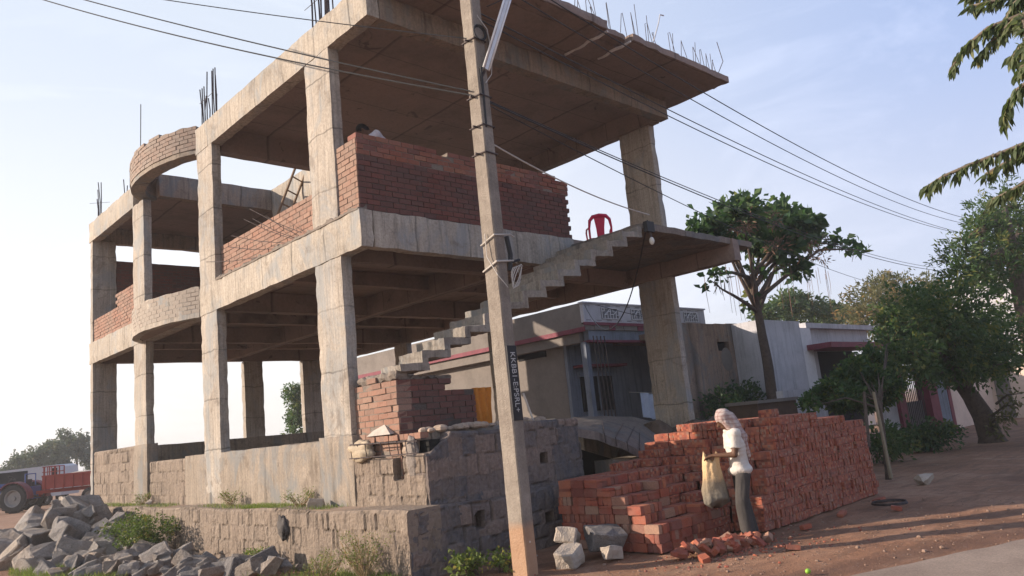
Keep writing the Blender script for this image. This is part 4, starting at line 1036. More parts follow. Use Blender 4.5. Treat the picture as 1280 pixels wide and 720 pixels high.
# cement bags / tarpaulin scraps on the notch
def lump(name, mat, c, r, seed, lab, cat, parent=None, n=(18, 12), amp=.28, flat=0):
    c = Vector(c); r = Vector(r); m = MB(); vs = []; nu, nn = n
    for i in range(nn+1):
        ph = math.pi*i/nn
        for j in range(nu):
            t = 2*math.pi*j/nu; d = Vector((math.sin(ph)*math.cos(t), math.sin(ph)*math.sin(t), math.cos(ph)))
            k = 1+amp*noise.noise(d*1.7+Vector((seed, 0, 0)))+amp*.4*noise.noise(d*4+Vector((0, seed, 0)))
            vs.append(c+Vector((d.x*r.x, d.y*r.y, max(d.z, -1+flat)*r.z))*k)
    m.add(vs, [(i*nu+j, i*nu+(j+1) % nu, (i+1)*nu+(j+1) % nu, (i+1)*nu+j) for i in range(nn) for j in range(nu)], .5)
    o = m.build(name, mat, parent, True); return tag(o, lab, cat) if lab else o
M_BAG = plain('crumpled_cement_bag', (.40, .33, .24), .8, .25, 9, .01)
lump('cement_bag', M_BAG, (5.90, 9.40, 1.53), (.12, .27, .13), 3, 'crumpled beige bag at the left end of the steel grille', 'bag', amp=.5)
m = MB(); m.add([(5.98, 9.38, 1.72), (5.86, 8.62, 1.72), (6.35, 8.9, 1.74), (6.05, 9.05, 1.90)], [(0, 1, 3), (1, 2, 3), (2, 0, 3), (0, 2, 1)]); tag(m.build('tarpaulin_scrap', plain('grey_tarpaulin', (.38, .34, .30), .8, .2, 9, .006)), 'peaked grey tarpaulin scrap standing above the steel grille', 'tarpaulin')
lump('draped_sack', plain('grey_sacking', (.26, .225, .20), .9, .25, 9, .02), (5.93, 8.25, 1.42), (.06, .12, .25), 8, 'grey sack draped over the wall corner right of the steel grille', 'sack', amp=.4)
lump('hanging_rag', plain('dark_grey_rag', (.10, .09, .085), .9, .3, 9, .02), (5.42, 10.9, .55), (.05, .13, .16), 5, 'dark grey rag stuck on the plinth wall', 'rag', amp=.5)
m = MB(); m.rough(5.95, 7.2, 8.2, 8.5, 1.42, 1.70, step=.08, amp=.03, sc_=6); tag(m.build('rubble_fill', plain('buff_rubble_fill', (.40, .31, .24), .95, .35, 8, .02)), 'buff rubble filling the gap above the stone wall corner', 'rubble')

# ------------------------------------------------------------------ organic shapes by voxel union
def capsule(m, p0, p1, r0, r1, n=12):
    p0 = Vector(p0); p1 = Vector(p1)
    m.ball(p0, r0, n, 8, None, .5); m.ball(p1, r1, n, 8, None, .5)
    if (p1-p0).length > 1e-4: m.tube([p0, p1], [r0*.995, r1*.995], n, .5)
def fuse(m, name, mats, parent, vox=.010, smooth=2):
    me = bpy.data.meshes.new('tmp'); me.from_pydata(m.v, [], m.f)
    o = bpy.data.objects.new('tmp', me); C.objects.link(o)
    md = o.modifiers.new('r', 'REMESH'); md.mode = 'VOXEL'; md.voxel_size = vox; md.use_smooth_shade = True
    if smooth: s = o.modifiers.new('s', 'SMOOTH'); s.iterations = smooth; s.factor = .5
    dg = bpy.context.evaluated_depsgraph_get(); dg.update()
    out = bpy.data.meshes.new_from_object(o.evaluated_get(dg)); bpy.data.objects.remove(o)
    out.transform(Matrix.Translation(-Vector(parent.location)) if parent else Matrix.Identity(4))
    out.materials.clear(); out.materials.append(mats)
    for p in out.polygons: p.use_smooth = True; p.material_index = 0
    ob = bpy.data.objects.new(name, out); C.objects.link(ob)
    if parent: ob.parent = parent
    return ob
M_SKIN = plain('brown_skin', (.115, .058, .035), .55, .12, 14, .001)
M_SKIN.node_tree.nodes['Principled BSDF'].inputs['Subsurface Weight'].default_value = .0
M_SHIRT = plain('off_white_cotton_shirt', (.54, .50, .46), .9, .1, 5, .006)
M_TROU = plain('dark_grey_trousers', (.055, .05, .048), .9, .25, 6, .006)
M_HAIR = plain('black_hair', (.012, .010, .010), .6, .2, 30, .004)
def scarfmat():
    t = NT('checked_pink_white_headscarf'); p = t.pos(); x, y, z = t.xyz(p)[:3]
    c = t.ramp(t.noise(p, 9, 4), [(.35, (.36, .27, .255)), (.6, (.45, .39, .365))])
    for d, per in ((z, .05), (t.math('ADD', x, y), .05)):
        fr = t.math('FRACT', t.math('DIVIDE', t.math('ADD', d, t.math('MULTIPLY', t.noise(p, 6, 2), .06)), per))
        c = t.mix(.45, c, t.ramp(fr, [(0, (.5, .3, .3)), (.25, (.55, .35, .35)), (.4, 1.), (1, 1.)]), 'MULTIPLY')
    t.col(c); t.bump(t.noise(p, 18, 4), .01); return t.mat
M_SCARF = scarfmat()
def person(loc, Fv, j, label, shirt, trousers, scarf=None, hair=True, group=None, vox=.0095, grip=None, sleeve=.5):
    """j: joints in (forward, side, up) metres"""
    F = Vector((*Fv, 0)).normalized(); S = Vector((F.y, -F.x, 0)); L0 = Vector(loc)
    def W(p): return L0+F*p[0]+S*p[1]+Vector((0, 0, p[2]))
    root = thing('person', loc, label, 'person', group)
    rotF = Matrix(((F.x, S.x, 0), (F.y, S.y, 0), (0, 0, 1)))
    m = MB(); J = {k: W(v) for k, v in j.items()}
    hd = J['head']; hdir = (W(j['face'])-hd).normalized()     # where the face points
    side = hdir.cross(Vector((0, 0, 1))).normalized(); upd = side.cross(hdir)
    HR = Matrix((hdir, side, upd)).transposed()
    m.ball(hd, (.094, .075, .108), 18, 14, HR, .5)
    m.ball(hd+HR @ Vector((.03, 0, -.055)), (.062, .055, .062), 14, 10, HR, .5)       # jaw
    capsule(m, hd+HR @ Vector((.090, 0, .012)), hd+HR @ Vector((.113, 0, -.022)), .009, .015, 8)   # nose
    capsule(m, hd+HR @ Vector((.083, -.035, .030)), hd+HR @ Vector((.083, .035, .030)), .012, .012, 8)   # brow
    capsule(m, hd+HR @ Vector((.090, -.02, -.055)), hd+HR @ Vector((.090, .02, -.055)), .009, .009, 8)  # lips
    for s in (-1, 1):
        m.ball(hd+HR @ Vector((-.005, .076*s, -.004)), (.02, .012, .032), 8, 6, HR, .5)          # ear
        m.ball(hd+HR @ Vector((.080, .030*s, .010)), .013, 8, 6, None, .5)
    capsule(m, hd+HR @ Vector((-.02, 0, -.06)), J['neck'], .055, .062)
    capsule(m, J['neck'], J['chest'], .065, .10)
    def torso(mm, g, top=None):
        for i in range(9):
            t = i/8; p = J['pelvis'].lerp(J['chest'], t); wd = (.155, .145, .14, .14, .15, .16, .17, .172, .165)[i]; dp = (.11, .108, .105, .105, .108, .115, .118, .115, .10)[i]
            mm.ball(p, (dp+g, wd+g, .075), 16, 9, rotF, .5)
        for s in 'lr': capsule(mm, J['chest']+Vector((0, 0, .05)), J['sh_'+s], .075+g, .062+g)
    torso(m, -.014)
    for s in 'lr':
        sh, el, wr = J['sh_'+s], J['el_'+s], J['wr_'+s]
        capsule(m, sh, el, .048, .038); capsule(m, el, wr, .038, .024)
        d = (J['hd_'+s]-wr).normalized(); acr = d.cross(Vector((0, 0, 1))); acr = acr.normalized() if acr.length > .1 else S; nrm = acr.cross(d).normalized()
        palm = wr+d*.05; capsule(m, wr, palm, .022, .026)
        for q in (-1, 1): capsule(m, wr+d*.02+acr*.010*q, wr+d*.085+acr*.026*q, .016, .0125, 8)
        capsule(m, wr+d*.03, wr+d*.085, .02, .0125, 8)
        for k, (off, ln) in enumerate(((-.030, .060), (-.010, .072), (.010, .067), (.029, .052))):
            b = wr+d*.085+acr*off; cu = .55 if grip else .25
            k1 = b+d*ln*.5-nrm*ln*.18*(cu*2); k2 = k1+d*ln*.22-nrm*ln*.34*(cu*1.6); capsule(m, b, k1, .0095, .0085, 8); capsule(m, k1, k2, .0085, .0075, 8)
        tb = wr+d*.03+acr*.026*(1 if s == 'l' else -1); tk = tb+d*.03+acr*.022*(1 if s == 'l' else -1)-nrm*.012; capsule(m, tb, tk, .012, .010, 8); capsule(m, tk, tk+d*.03-nrm*.012, .010, .008, 8)
        capsule(m, J['hip_'+s], J['kn_'+s], .078, .052); capsule(m, J['kn_'+s], J['an_'+s], .050, .034)
        an = J['an_'+s]; capsule(m, an, an+Vector((0, 0, -.04))-F*.02, .036, .034); capsule(m, an+Vector((0, 0, -.05))-F*.02, an+Vector((0, 0, -.055))+F*.13, .033, .026)
    body = fuse(m, 'body', M_SKIN, root, vox)
    # shirt
    m = MB(); torso(m, .012)
    m.ball(J['pelvis']+Vector((0, 0, -.045)), (.150, .192, .085), 16, 9, rotF, .5)
    capsule(m, J['neck']-Vector((0, 0, .05)), J['chest'], .07, .12)
    for s in 'lr':
        e = J['sh_'+s].lerp(J['el_'+s], sleeve); capsule(m, J['sh_'+s], e, .066, .062)
        m.tube([e, e+(J['el_'+s]-J['sh_'+s]).normalized()*.05], [.06, .068], 12, .5)
    for i, v in enumerate(m.v): m.v[i] = tuple(Vector(v)+nv((v[0]*8, v[1]*8, v[2]*4), 1, .022)+nv(v, 20, .007))
    fuse(m, 'shirt', shirt, root, vox, 1)
    m = MB()
    m.ball(J['pelvis']+Vector((0, 0, -.07)), (.108, .148, .10), 16, 10, rotF, .5)
    for s in 'lr':
        capsule(m, J['hip_'+s]-Vector((0, 0, .05)), J['kn_'+s], .094, .088); an = J['an_'+s]; capsule(m, J['kn_'+s], an.lerp(J['kn_'+s], .06), .090, .084)
    for i, v in enumerate(m.v): m.v[i] = tuple(Vector(v)+nv((v[0]*7, v[1]*7, v[2]*3.2), 1, .034*min(1, max(0, (J['pelvis'].z-.06-v[2])/.2)))+nv(v, 18, .009))
    fuse(m, 'trousers', trousers, root, vox, 1)
    for s in 'lr':
        m = MB(); an = J['an_'+s]
        capsule(m, an+Vector((0, 0, -.075))-F*.05, an+Vector((0, 0, -.075))+F*.15, .030, .034); fuse(m, 'sandal', plain('dark_sandal', (.04, .03, .028), .8, .2, 9, 0), root, .008, 0)
    if hair:
        m = MB(); m.ball(hd+HR @ Vector((-.016, 0, .022)), (.098, .084, .103), 18, 14, HR, .5); m.ball(hd+HR @ Vector((-.05, 0, -.02)), (.06, .07, .07), 12, 9, HR, .5)
        for i, v in enumerate(m.v): m.v[i] = tuple(Vector(v)+nv(v, 30, .006))
        fuse(m, 'hair', M_HAIR, root, .008, 0)
    if scarf:
        m = MB(); m.ball(hd+HR @ Vector((-.022, 0, .022)), (.112, .100, .118), 18, 14, HR, .5)
        capsule(m, hd+HR @ Vector((-.06, 0, -.02)), J['neck']-F*.06+Vector((0, 0, .02)), .095, .10)
        for s in (-1, 1): capsule(m, hd+HR @ Vector((.01, .055*s, -.02)), hd+HR @ Vector((.005, .045*s, -.10)), .045, .05)
        capsule(m, J['neck']-F*.06, J['chest']-F*.10+Vector((0, 0, .02)), .10, .085)
        for k in (-1, 0, 1):
            capsule(m, J['chest']-F*.09+S*(.07*k)+Vector((0, 0, .05)), J['chest']-F*(.155-.0*k)+S*(.075*k+.02)-Vector((0, 0, .27+.05*k)), .05, .022)
        capsule(m, J['neck']-F*.04+S*.05, J['chest']+S*.13-F*.05, .07, .05)
        capsule(m, J['chest']+S*.13-F*.05, J['chest']+S*.155-F*.06-Vector((0, 0, .22)), .05, .024)
        for i, v in enumerate(m.v): m.v[i] = tuple(Vector(v)+nv(v, 10, .012)+nv(v, 26, .005))
        fuse(m, 'headscarf', scarf, root, .008, 1)
    return root
ml = at(938, 672, z=.02); FM = (-.726, .68)
person((ml.x, ml.y, gz(ml.x, ml.y)), FM, dict(
    an_l=(.03, -.10, .09), an_r=(-.06, .10, .09), kn_l=(.07, -.10, .47), kn_r=(-.01, .095, .47), hip_l=(.0, -.085, .84), hip_r=(0, .085, .84),
    pelvis=(.0, 0, .90), chest=(.03, 0, 1.24), neck=(.07, 0, 1.38), head=(.115, 0, 1.49), face=(.35, 0, 1.34),
    sh_l=(.05, -.18, 1.31), sh_r=(.03, .19, 1.30), el_l=(.10, -.21, 1.06), el_r=(.04, .23, 1.05), wr_l=(.33, -.09, 1.07), wr_r=(.29, .12, 1.04), hd_l=(.42, -.04, 1.05), hd_r=(.39, .07, 1.03)),
    'man in a white shirt and pink headscarf holding open a sack before the brick stack', M_SHIRT, M_TROU, M_SCARF, False, grip=True)
# sack in his hands
F = Vector((*FM, 0)).normalized(); S = Vector((F.y, -F.x, 0)); L0 = Vector((ml.x, ml.y, gz(ml.x, ml.y)))
def sackmat():
    t = NT('grey_to_yellow_sacking'); p = t.pos(); z = t.xyz(p)[2]
    n = t.noise(p, 12, 5, .7)
    k = t.math('ADD', z, t.math('MULTIPLY', t.math('SUBTRACT', n, .5), .18))
    c = t.ramp(k, [(.50, (.16, .145, .12)), (.72, (.24, .19, .13)), (.80, (.52, .36, .20)), (1.0, (.60, .43, .25))])  # grey-brown towards the bottom, yellow towards the top
    c = t.mix(.5, c, t.ramp(t.noise(p, 40, 3), [(.3, .7), (.6, 1.05)]), 'MULTIPLY'); t.col(c); t.bump(n, .02); return t.mat
sk = thing('sack', L0+F*.36+Vector((0, 0, .5)), 'half filled yellowish plastic sack held by the man in the headscarf', 'sack')
m = MB(); nu, nh = 44, 34; vs = []
for i in range(nh+1):
    t = i/nh; z = .48+.57*t
    w_ = (.168-.085*t**1.3)*(min(1, .35+t*6) if t < .11 else 1); d_ = (.13-.07*t)*(min(1, .35+t*6) if t < .11 else 1)
    for k in range(nu):
        a = 6.283*k/nu; q_ = Vector((math.cos(a)*1.6, math.sin(a)*1.6, t*2.2))
        fold = 1+.13*noise.noise(q_)+.09*noise.noise(q_*2.7)+(.05+.16*t)*noise.noise(Vector((math.cos(a)*5, math.sin(a)*5, t*1.2+4)))
        top = (.05*math.sin(a*2+.5)+.03*math.sin(a*5))*max(0, t-.8)*5; sag = -.03*(1+math.cos(a*2+.6))*(t < .12)
        vs.append(L0+F*(.365-.03*t+.02*noise.noise(Vector((t*3, 0, 7)))+w_*fold*math.cos(a))+S*(.02+d_*fold*math.sin(a))+Vector((0, 0, z+top+sag)))
m.add(vs, [(i*nu+k, i*nu+(k+1) % nu, (i+1)*nu+(k+1) % nu, (i+1)*nu+k) for i in range(nh) for k in range(nu)]+[tuple(range(nu-1, -1, -1))], .5)
o = m.build('bag', sackmat(), sk, True); md = o.modifiers.new('t', 'SOLIDIFY'); md.thickness = .006
FU = Vector((-.55, -.83)).normalized()
p2 = at(437, 160, x=6.45)
person((6.86, 9.66, 4.975), (-.80, .60), dict(
    an_l=(-.06, -.12, .09), an_r=(-.2, .12, .09), kn_l=(.0, -.12, .48), kn_r=(-.1, .12, .48), hip_l=(-.16, -.09, .90), hip_r=(-.16, .09, .90),
    pelvis=(-.16, 0, .97), chest=(.08, 0, 1.40), neck=(.22, 0, 1.52), head=(.345, 0, 1.61), face=(.52, 0, 1.40),
    sh_l=(.12, -.18, 1.47), sh_r=(.12, .18, 1.47), el_l=(.34, -.24, 1.30), el_r=(.36, .24, 1.26), wr_l=(.52, -.16, 1.22), wr_r=(.56, .14, 1.20), hd_l=(.60, -.12, 1.20), hd_r=(.62, .10, 1.18)),
    'dark haired worker in a pale shirt bending over the brick parapet at the corner column', plain('pale_grey_shirt', (.52, .50, .54), .9, .1, 6, .004), M_TROU, None, True, sleeve=.85)
person((9.35, 10.0, 4.975), (-.9, .25), dict(
    an_l=(-.02, -.12, .09), an_r=(-.15, .12, .09), kn_l=(.02, -.13, .48), kn_r=(-.06, .12, .48), hip_l=(-.08, -.09, .88), hip_r=(-.08, .09, .88),
    pelvis=(-.08, 0, .95), chest=(.20, 0, 1.36), neck=(.34, 0, 1.44), head=(.46, 0, 1.46), face=(.66, 0, 1.22),
    sh_l=(.24, -.18, 1.40), sh_r=(.24, .18, 1.40), el_l=(.34, -.22, 1.14), el_r=(.34, .20, 1.14), wr_l=(.46, -.14, .96), wr_r=(.46, .12, .96), hd_l=(.52, -.12, .88), hd_r=(.52, .10, .88)),
    'stooping worker in a light blue shirt mostly hidden behind the long brick parapet', plain('light_blue_shirt', (.30, .36, .50), .9, .1, 6, .004), M_TROU, None, True)

# ------------------------------------------------------------------ leaves, trees, plants
def leaf(m, p, d, s, w=.45, tint=None, droop=.15):
    d = Vector(d).normalized(); a = d.cross(Vector((U(-1, 1), U(-1, 1), U(-1, 1)))); a = a.normalized() if a.length > 1e-3 else d.orthogonal()
    n = d.cross(a)
    t = U(0, 1) if tint is None else tint
    q = [p, p+d*s*.45+a*s*w*.5+n*s*.06, p+d*s-Vector((0, 0, s*droop)), p+d*s*.45-a*s*w*.5+n*s*.06]
    k = len(m.v); m.v += [tuple(v) for v in q]; m.f.append((k, k+1, k+2, k+3)); m.t.append(t); m.m.append(0)
def rdir():
    z = U(-1, 1); a = U(0, 6.283); r = math.sqrt(1-z*z); return Vector((r*math.cos(a), r*math.sin(a), z))
def foliage(m, centers, n, s, w=.45, shell=.5, twig=8, flat=1.0, droop=.15):
    """centers: (pos, (rx, ry, rz)); leaves grow in small sprigs spread through each lobe"""
    tot = sum(c[1][0]*c[1][1]+c[1][0]*c[1][2] for c in centers)
    for c, r in centers:
        k = int(n*(r[0]*r[1]+r[0]*r[2])/tot/twig)
        for _ in range(k):
            d = rdir(); rad = U(0, 1)**shell; q = c+Vector((d.x*r[0], d.y*r[1], d.z*r[2]))*rad*(1+.35*noise.noise(d*2.5+c))
            tt = U(0, 1); out = (d+rdir()*.7+Vector((0, 0, .25)))
            for i in range(twig):
                p = q+rdir()*s*1.2*U(.2, 1); dd = out+rdir()*.9; dd.z *= flat
                leaf(m, p, dd, s*U(.6, 1.25), w, min(1, max(0, tt+U(-.25, .25))), droop)
def tree(name, base, trunk, limbs_to, centers, n, s, lmat, bmat, lab, r0=.18, cat='tree', group=None, w=.45, twig=8, extra=None, flat=1.0, droop=.15, shell=.5):
    T_ = thing(name, base, lab, cat, group)
    m = MB(); pts = [Vector(base)-Vector((0, 0, .1))]+[Vector(p) for p in trunk]; k = len(pts)
    fine = []
    for i in range(k-1):
        for j in range(4): fine.append(pts[i].lerp(pts[i+1], j/4)+(nv(pts[i].lerp(pts[i+1], j/4), .8, .04) if i+j else Vector()))
    fine.append(pts[-1]); kk = len(fine)
    m.tube(fine, [r0*(1.25 if i == 0 else 1)*(1-.45*i/(kk-1)) for i in range(kk)], 9, .5)
    m.build('trunk', bmat, T_, True)
    m = MB()
    for c in limbs_to:
        c = Vector(c); a = fine[min(kk-1, int(kk*U(.7, 1)))]; mid = a.lerp(c, .5)+Vector((U(-.1, .1), U(-.1, .1), U(0, .25)))*(c-a).length*.5
        m.tube([a, a.lerp(mid, .5)+rdir()*.03, mid, mid.lerp(c, .5)+rdir()*.05, c], [r0*.42, r0*.34, r0*.25, r0*.16, r0*.06], 6, .5)
        for _ in range(4):
            e = mid.lerp(c, U(.2, .95)); l_ = min(.5, (c-a).length*.12); q_ = rdir(); m.tube([e, e+q_*l_*.5+Vector((0, 0, .03)), e+q_*l_+rdir()*l_*.2], [r0*.12, r0*.08, r0*.03], 5, .5)
    if m.f: m.build('limbs', bmat, T_, True)
    m = MB(); foliage(m, centers, n, s, w, shell, twig, flat, droop); m.build('crown', lmat, T_, False, fixn=False)
    if extra: extra(T_)
    return T_
M_BARK = plain('grey_brown_bark', (.10, .075, .06), .95, .4, 12, .02)
L_DK = leafmat('dark_green_leaves', (.022, .045, .022), (.045, .09, .038), (.09, .14, .05), .4)
L_GT = leafmat('gate_tree_leaves', (.03, .055, .024), (.06, .105, .04), (.13, .17, .06), .45)
L_MID = leafmat('mid_green_leaves', (.03, .06, .022), (.055, .10, .035), (.10, .14, .05))
L_OL = leafmat('olive_leaves', (.06, .07, .03), (.11, .11, .05), (.19, .16, .08))
L_OV = leafmat('overhanging_leaves', (.06, .085, .045), (.10, .13, .065), (.16, .18, .09), .4)
L_FAR = leafmat('far_tree_leaves', (.05, .075, .045), (.075, .10, .06), (.11, .13, .08), .2)
L_WEED = leafmat('weed_leaves', (.08, .12, .03), (.14, .18, .05), (.24, .26, .08), .35)
L_DRY = leafmat('dry_weed_stems', (.24, .17, .10), (.33, .24, .14), (.42, .33, .2), .2)
# the spreading tree rising behind the buff wall
Yt = 11.4
sp = [(905, 272, .75), (886, 279, .45), (928, 268, .85), (950, 282, 1.0), (975, 272, .7), (992, 285, .9), (1012, 280, .6), (1005, 300, .6), (975, 305, .8), (935, 300, .75), (900, 292, .5), (1040, 300, .35), (1060, 307, .32), (1076, 312, .22), (897, 342, .28), (888, 350, .18), (946, 338, .25), (985, 332, .5), (1000, 338, .35), (872, 283, .3), (925, 255, .4), (975, 258, .35), (1000, 268, .4), (945, 372, .2)]
cs = []
for px_, py_, r in sp:
    c = at(px_, py_, y=Yt+U(-.9, .9)*(r > .5)); r *= .88; cs.append((c, (r, r*.9, r*.38)))
tb = at(967, 505, y=Yt); tb.z = 0
def roots(T_):
    RM = plain('dry_aerial_roots', (.16, .10, .08), .9, .3, 9, 0)
    for i in range(34):
        m = MB()
        q = at(U(880, 1035), U(325, 345), y=Yt+U(-.4, .4)); l = U(.3, 1.6)*(.4 if q.x > 30 else 1); m.tube([q, q+Vector((U(-.05, .05), 0, -l*.5)), q+Vector((U(-.08, .08), 0, -l))], [.008, .007, .004], 4, .5)
        m.build('aerial_root', RM, T_)
    m = MB(); foliage(m, [(at(x_, y_, y=Yt-.6), (.5, .4, .35)) for x_, y_ in ((930, 280), (990, 300), (1008, 312), (970, 310), (1020, 318), (965, 272))], 700, .16, .3); m.build('dead_leaves', leafmat('dead_brown_leaves', (.13, .075, .055), (.20, .12, .09), (.28, .18, .13), .2), T_, fixn=False)
tree('spreading_tree', tb, [at(960, 460, y=Yt), at(950, 405, y=Yt), at(938, 348, y=Yt)], [c[0] for c in cs[:18]], cs, 3900, .31, L_DK, M_BARK, 'spreading broad leaved tree with hanging roots behind the buff wall', .18, w=.62, twig=6, extra=roots, shell=.6)
# trees behind the houses
def blob(px_, py_, y_, r, fl=.8): c = at(px_, py_, y=y_); return (c, (r, r, r*fl))
c0 = [blob(x_, y_, 22, r) for x_, y_, r in ((960, 395, 1.0), (985, 383, 1.1), (1010, 388, 1.2), (1035, 393, 1.0), (1055, 396, 1.0), (995, 372, .6))]
g = c0[2][0].copy(); g.z = 0
tree('leafy_tree', g, [g+Vector((0, 0, 3))], [c[0] for c in c0], c0, 7000, .30, L_MID, M_BARK, 'leafy green tree showing just above the white house roof', .2)
c0 = [blob(x_, y_, 17, r) for x_, y_, r in ((1085, 378, 1.6), (1105, 362, 1.4), (1130, 372, 1.9), (1160, 365, 1.7), (1180, 385, 1.9), (1110, 395, 1.8), (1150, 400, 2.0), (1078, 400, 1.2), (1195, 410, 1.8), (1100, 348, .5))]
g = c0[4][0].copy(); g.z = 0
tree('olive_tree', g, [g+Vector((0, 0, 4))], [c[0] for c in c0], c0, 15000, .30, L_OL, M_BARK, 'feathery olive coloured tree in the light behind the maroon awning', .3, w=.3, twig=10)
c0 = [blob(x_, y_, 6.5, r) for x_, y_, r in ((1235, 265, .9), (1262, 255, 1.3), (1275, 280, 1.5), (1222, 285, .8), (1245, 300, 1.4), (1205, 305, .7), (1265, 320, 1.7), (1225, 330, 1.3), (1200, 335, .9), (1250, 340, .9), (1300, 300, 1.6), (1220, 350, .9), (1285, 335, 1.1))]
g = c0[6][0].copy(); g.z = 0
tree('tall_tree', g, [g+Vector((0, 0, 4)), g+Vector((0, 0, 7))], [c[0] for c in c0], c0, 12000, .19, L_MID, M_BARK, 'tall tree with clumped foliage at the right edge above the others', .35, w=.3, twig=12, shell=.7)
# big dark tree by the gate with its curved trunk
c0 = []
for x_, y_, r in ((1130, 408, .8), (1148, 395, 1.0), (1165, 400, 1.4), (1195, 395, 1.3), (1225, 405, 1.3), (1135, 440, .9), (1158, 435, 1.2), (1185, 435, 1.5), (1215, 440, 1.4), (1245, 430, 1.1), (1150, 455, .55), (1172, 458, .5), (1200, 454, .7), (1225, 456, .6), (1262, 455, .35), (1270, 440, .4), (1255, 440, .5), (1115, 392, .5), (1240, 462, .5)):
    c = at(x_, y_, y=6.6+U(-1, 1)); c0.append((c, (r, r, r*.75)))
tb = at(1240, 551, z=0)
def low_twigs(T_):
    m = MB(); tm = MB()
    for x0_, y0_, x1_, y1_ in ((1240, 520, 1272, 505), (1238, 530, 1262, 520), (1245, 505, 1275, 492), (1235, 535, 1250, 540)):
        a = at(x0_, y0_, x=tb.x-.1); b = at(x1_, y1_, x=tb.x-.3); tm.tube([a, a.lerp(b, .5)+Vector((0, 0, .1)), b], [.04, .025, .01], 5, .5)
        for i in range(60): q = a.lerp(b, U(.2, 1))+rdir()*.2; leaf(m, q, rdir()+Vector((0, 0, -.5)), .16, .35)
    tm.build('branch', M_BARK, T_); m.build('low_leaves', L_OL, T_, fixn=False)
tree('gate_tree', tb, [at(1228, 520, x=tb.x), at(1214, 495, x=tb.x-.2), at(1195, 470, x=tb.x-.5)], [c[0] for c in c0], c0, 23000, .13, L_GT, M_BARK, 'large dark tree with curved trunk in front of the gate', .32, w=.5, twig=9, extra=low_twigs)
# small staked tree right behind the brick stack
c0 = []
for x_, y_, r in ((1022, 498, .2), (1040, 486, .24), (1060, 470, .28), (1085, 475, .34), (1050, 503, .24), (1075, 500, .3), (1105, 458, .3), (1088, 448, .24), (1110, 485, .34), (1125, 440, .34), (1010, 505, .12), (1120, 420, .25), (1060, 495, .25), (1098, 500, .25), (1070, 455, .16)):
    c = at(x_, y_, y=6.7+U(-.5, .5)); c0.append((c, (r, r, r*.75)))
tb = at(1110, 598, z=0)
L_STK = leafmat('staked_tree_leaves', (.02, .045, .02), (.04, .085, .03), (.09, .14, .04), .35)
tree('staked_tree', tb, [at(1104, 545, y=tb.y), at(1098, 500, y=tb.y)], [c[0] for c in c0], c0, 11000, .115, L_STK, M_BARK, 'small leafy tree tied to stakes behind the right end of the brick stack', .05, w=.5, twig=7)
for i, (a, b, lab) in enumerate((((1114, 598), (1092, 490), 'pale bamboo stake leaning in front of the small tree trunk'), ((1086, 560), (1080, 490), 'thin grey stake left of the small tree trunk'))):
    m = MB(); q = at(*a, y=5.75); m.tube([q, at(*b, y=5.85)], [.035, .028], 7); tag(m.build('stake', plain('weathered_bamboo', (.24, .20, .14), .8, .2, 8, 0) if i == 0 else M_BARK), lab, 'stake')
# shrubs
def bush(name, lab, c, r, n, s, lm, w=.5, group=None, cat='shrub', stems=7):
    T_ = thing(name, (c[0], c[1], c[2]), lab, cat, group); m = MB(); c = Vector(c)
    tops = []
    for i in range(stems):
        e = c+Vector((U(-1, 1)*r[0]*.8, U(-1, 1)*r[1]*.8, U(.7, 1.7)*r[2])); tops.append(e); m.tube([c+Vector((U(-.1, .1), U(-.1, .1), -.03)), c.lerp(e, .5)+rdir()*.05, e], [.012, .009, .004], 4)
    m.build('stems', M_BARK, T_); m = MB()
    foliage(m, [(c+Vector((0, 0, r[2]*.9)), (r[0], r[1], r[2]))]+[(e, (r[0]*.35, r[1]*.35, r[2]*.3)) for e in tops], n, s, w, .5, 5); m.build('leaves', lm, T_, fixn=False); return T_
bush('dark_shrub', 'dark rounded shrub before the grilled gate', (21.4, 7.3, 0), (.95, .8, .40), 1500, .14, L_DK)
bush('dark_shrub', 'low shrub between the staked tree and the compound wall', (18.6, 7.4, 0), (.9, .7, .45), 1600, .12, L_MID)
bush('hedge_plant', 'leafy plants at the foot of the buff wall above the brick stack', (21.0, 12.2, .2), (2.2, .5, 1.1), 3600, .16, L_DK, cat='hedge')
bush('leafy_bush', 'sprawling green bush behind the rock pile by the plinth', (4.95, 15.7, 0), (.5, 1.15, .42), 3600, .062, leafmat('bush_leaves', (.045, .07, .022), (.08, .115, .035), (.16, .17, .06), .35), stems=14)
bush('leafy_bush', 'small weed at the plinth foot under the dark rag', (5.15, 11.2, 0), (.18, .35, .16), 600, .05, L_WEED, stems=8)
bush('leafy_bush', 'bright green weed against the dark wall left of the pole', (5.95, 7.3, 0), (.28, .18, .13), 420, .075, L_WEED, stems=6)
bush('leafy_bush', 'single young weed close to the pole base', (6.2, 7.05, 0), (.16, .14, .13), 220, .07, L_WEED, stems=4)
# dry twiggy weeds at the corner of the plinth
def drybush(c, r, h, n, lab):
    T_ = thing('dry_weed', c, lab, 'weed'); c = Vector(c); m = MB(); lf = MB()
    for i in range(n):
        a = U(0, 6.28); e = c+Vector((math.cos(a)*r*U(.3, 1), math.sin(a)*r*U(.3, 1), h*U(.5, 1))); mid = c.lerp(e, .5)+rdir()*.04
        m.tube([c+rdir()*.04, mid, e], [.005, .004, .002], 4)
        for k in range(3):
            q = mid.lerp(e, U(0, 1)); m.tube([q, q+rdir()*h*.2+Vector((0, 0, h*.08))], [.0025, .0012], 3)
            for _ in range(6): leaf(lf, q+rdir()*.05, rdir()+Vector((0, 0, .4)), U(.02, .045), .35)
    m.build('stems', L_DRY, T_, fixn=False); lf.build('leaves', L_WEED, T_, fixn=False)
drybush((5.18, 8.35, 0), .42, .62, 46, 'tall dry twiggy weed at the plinth corner')
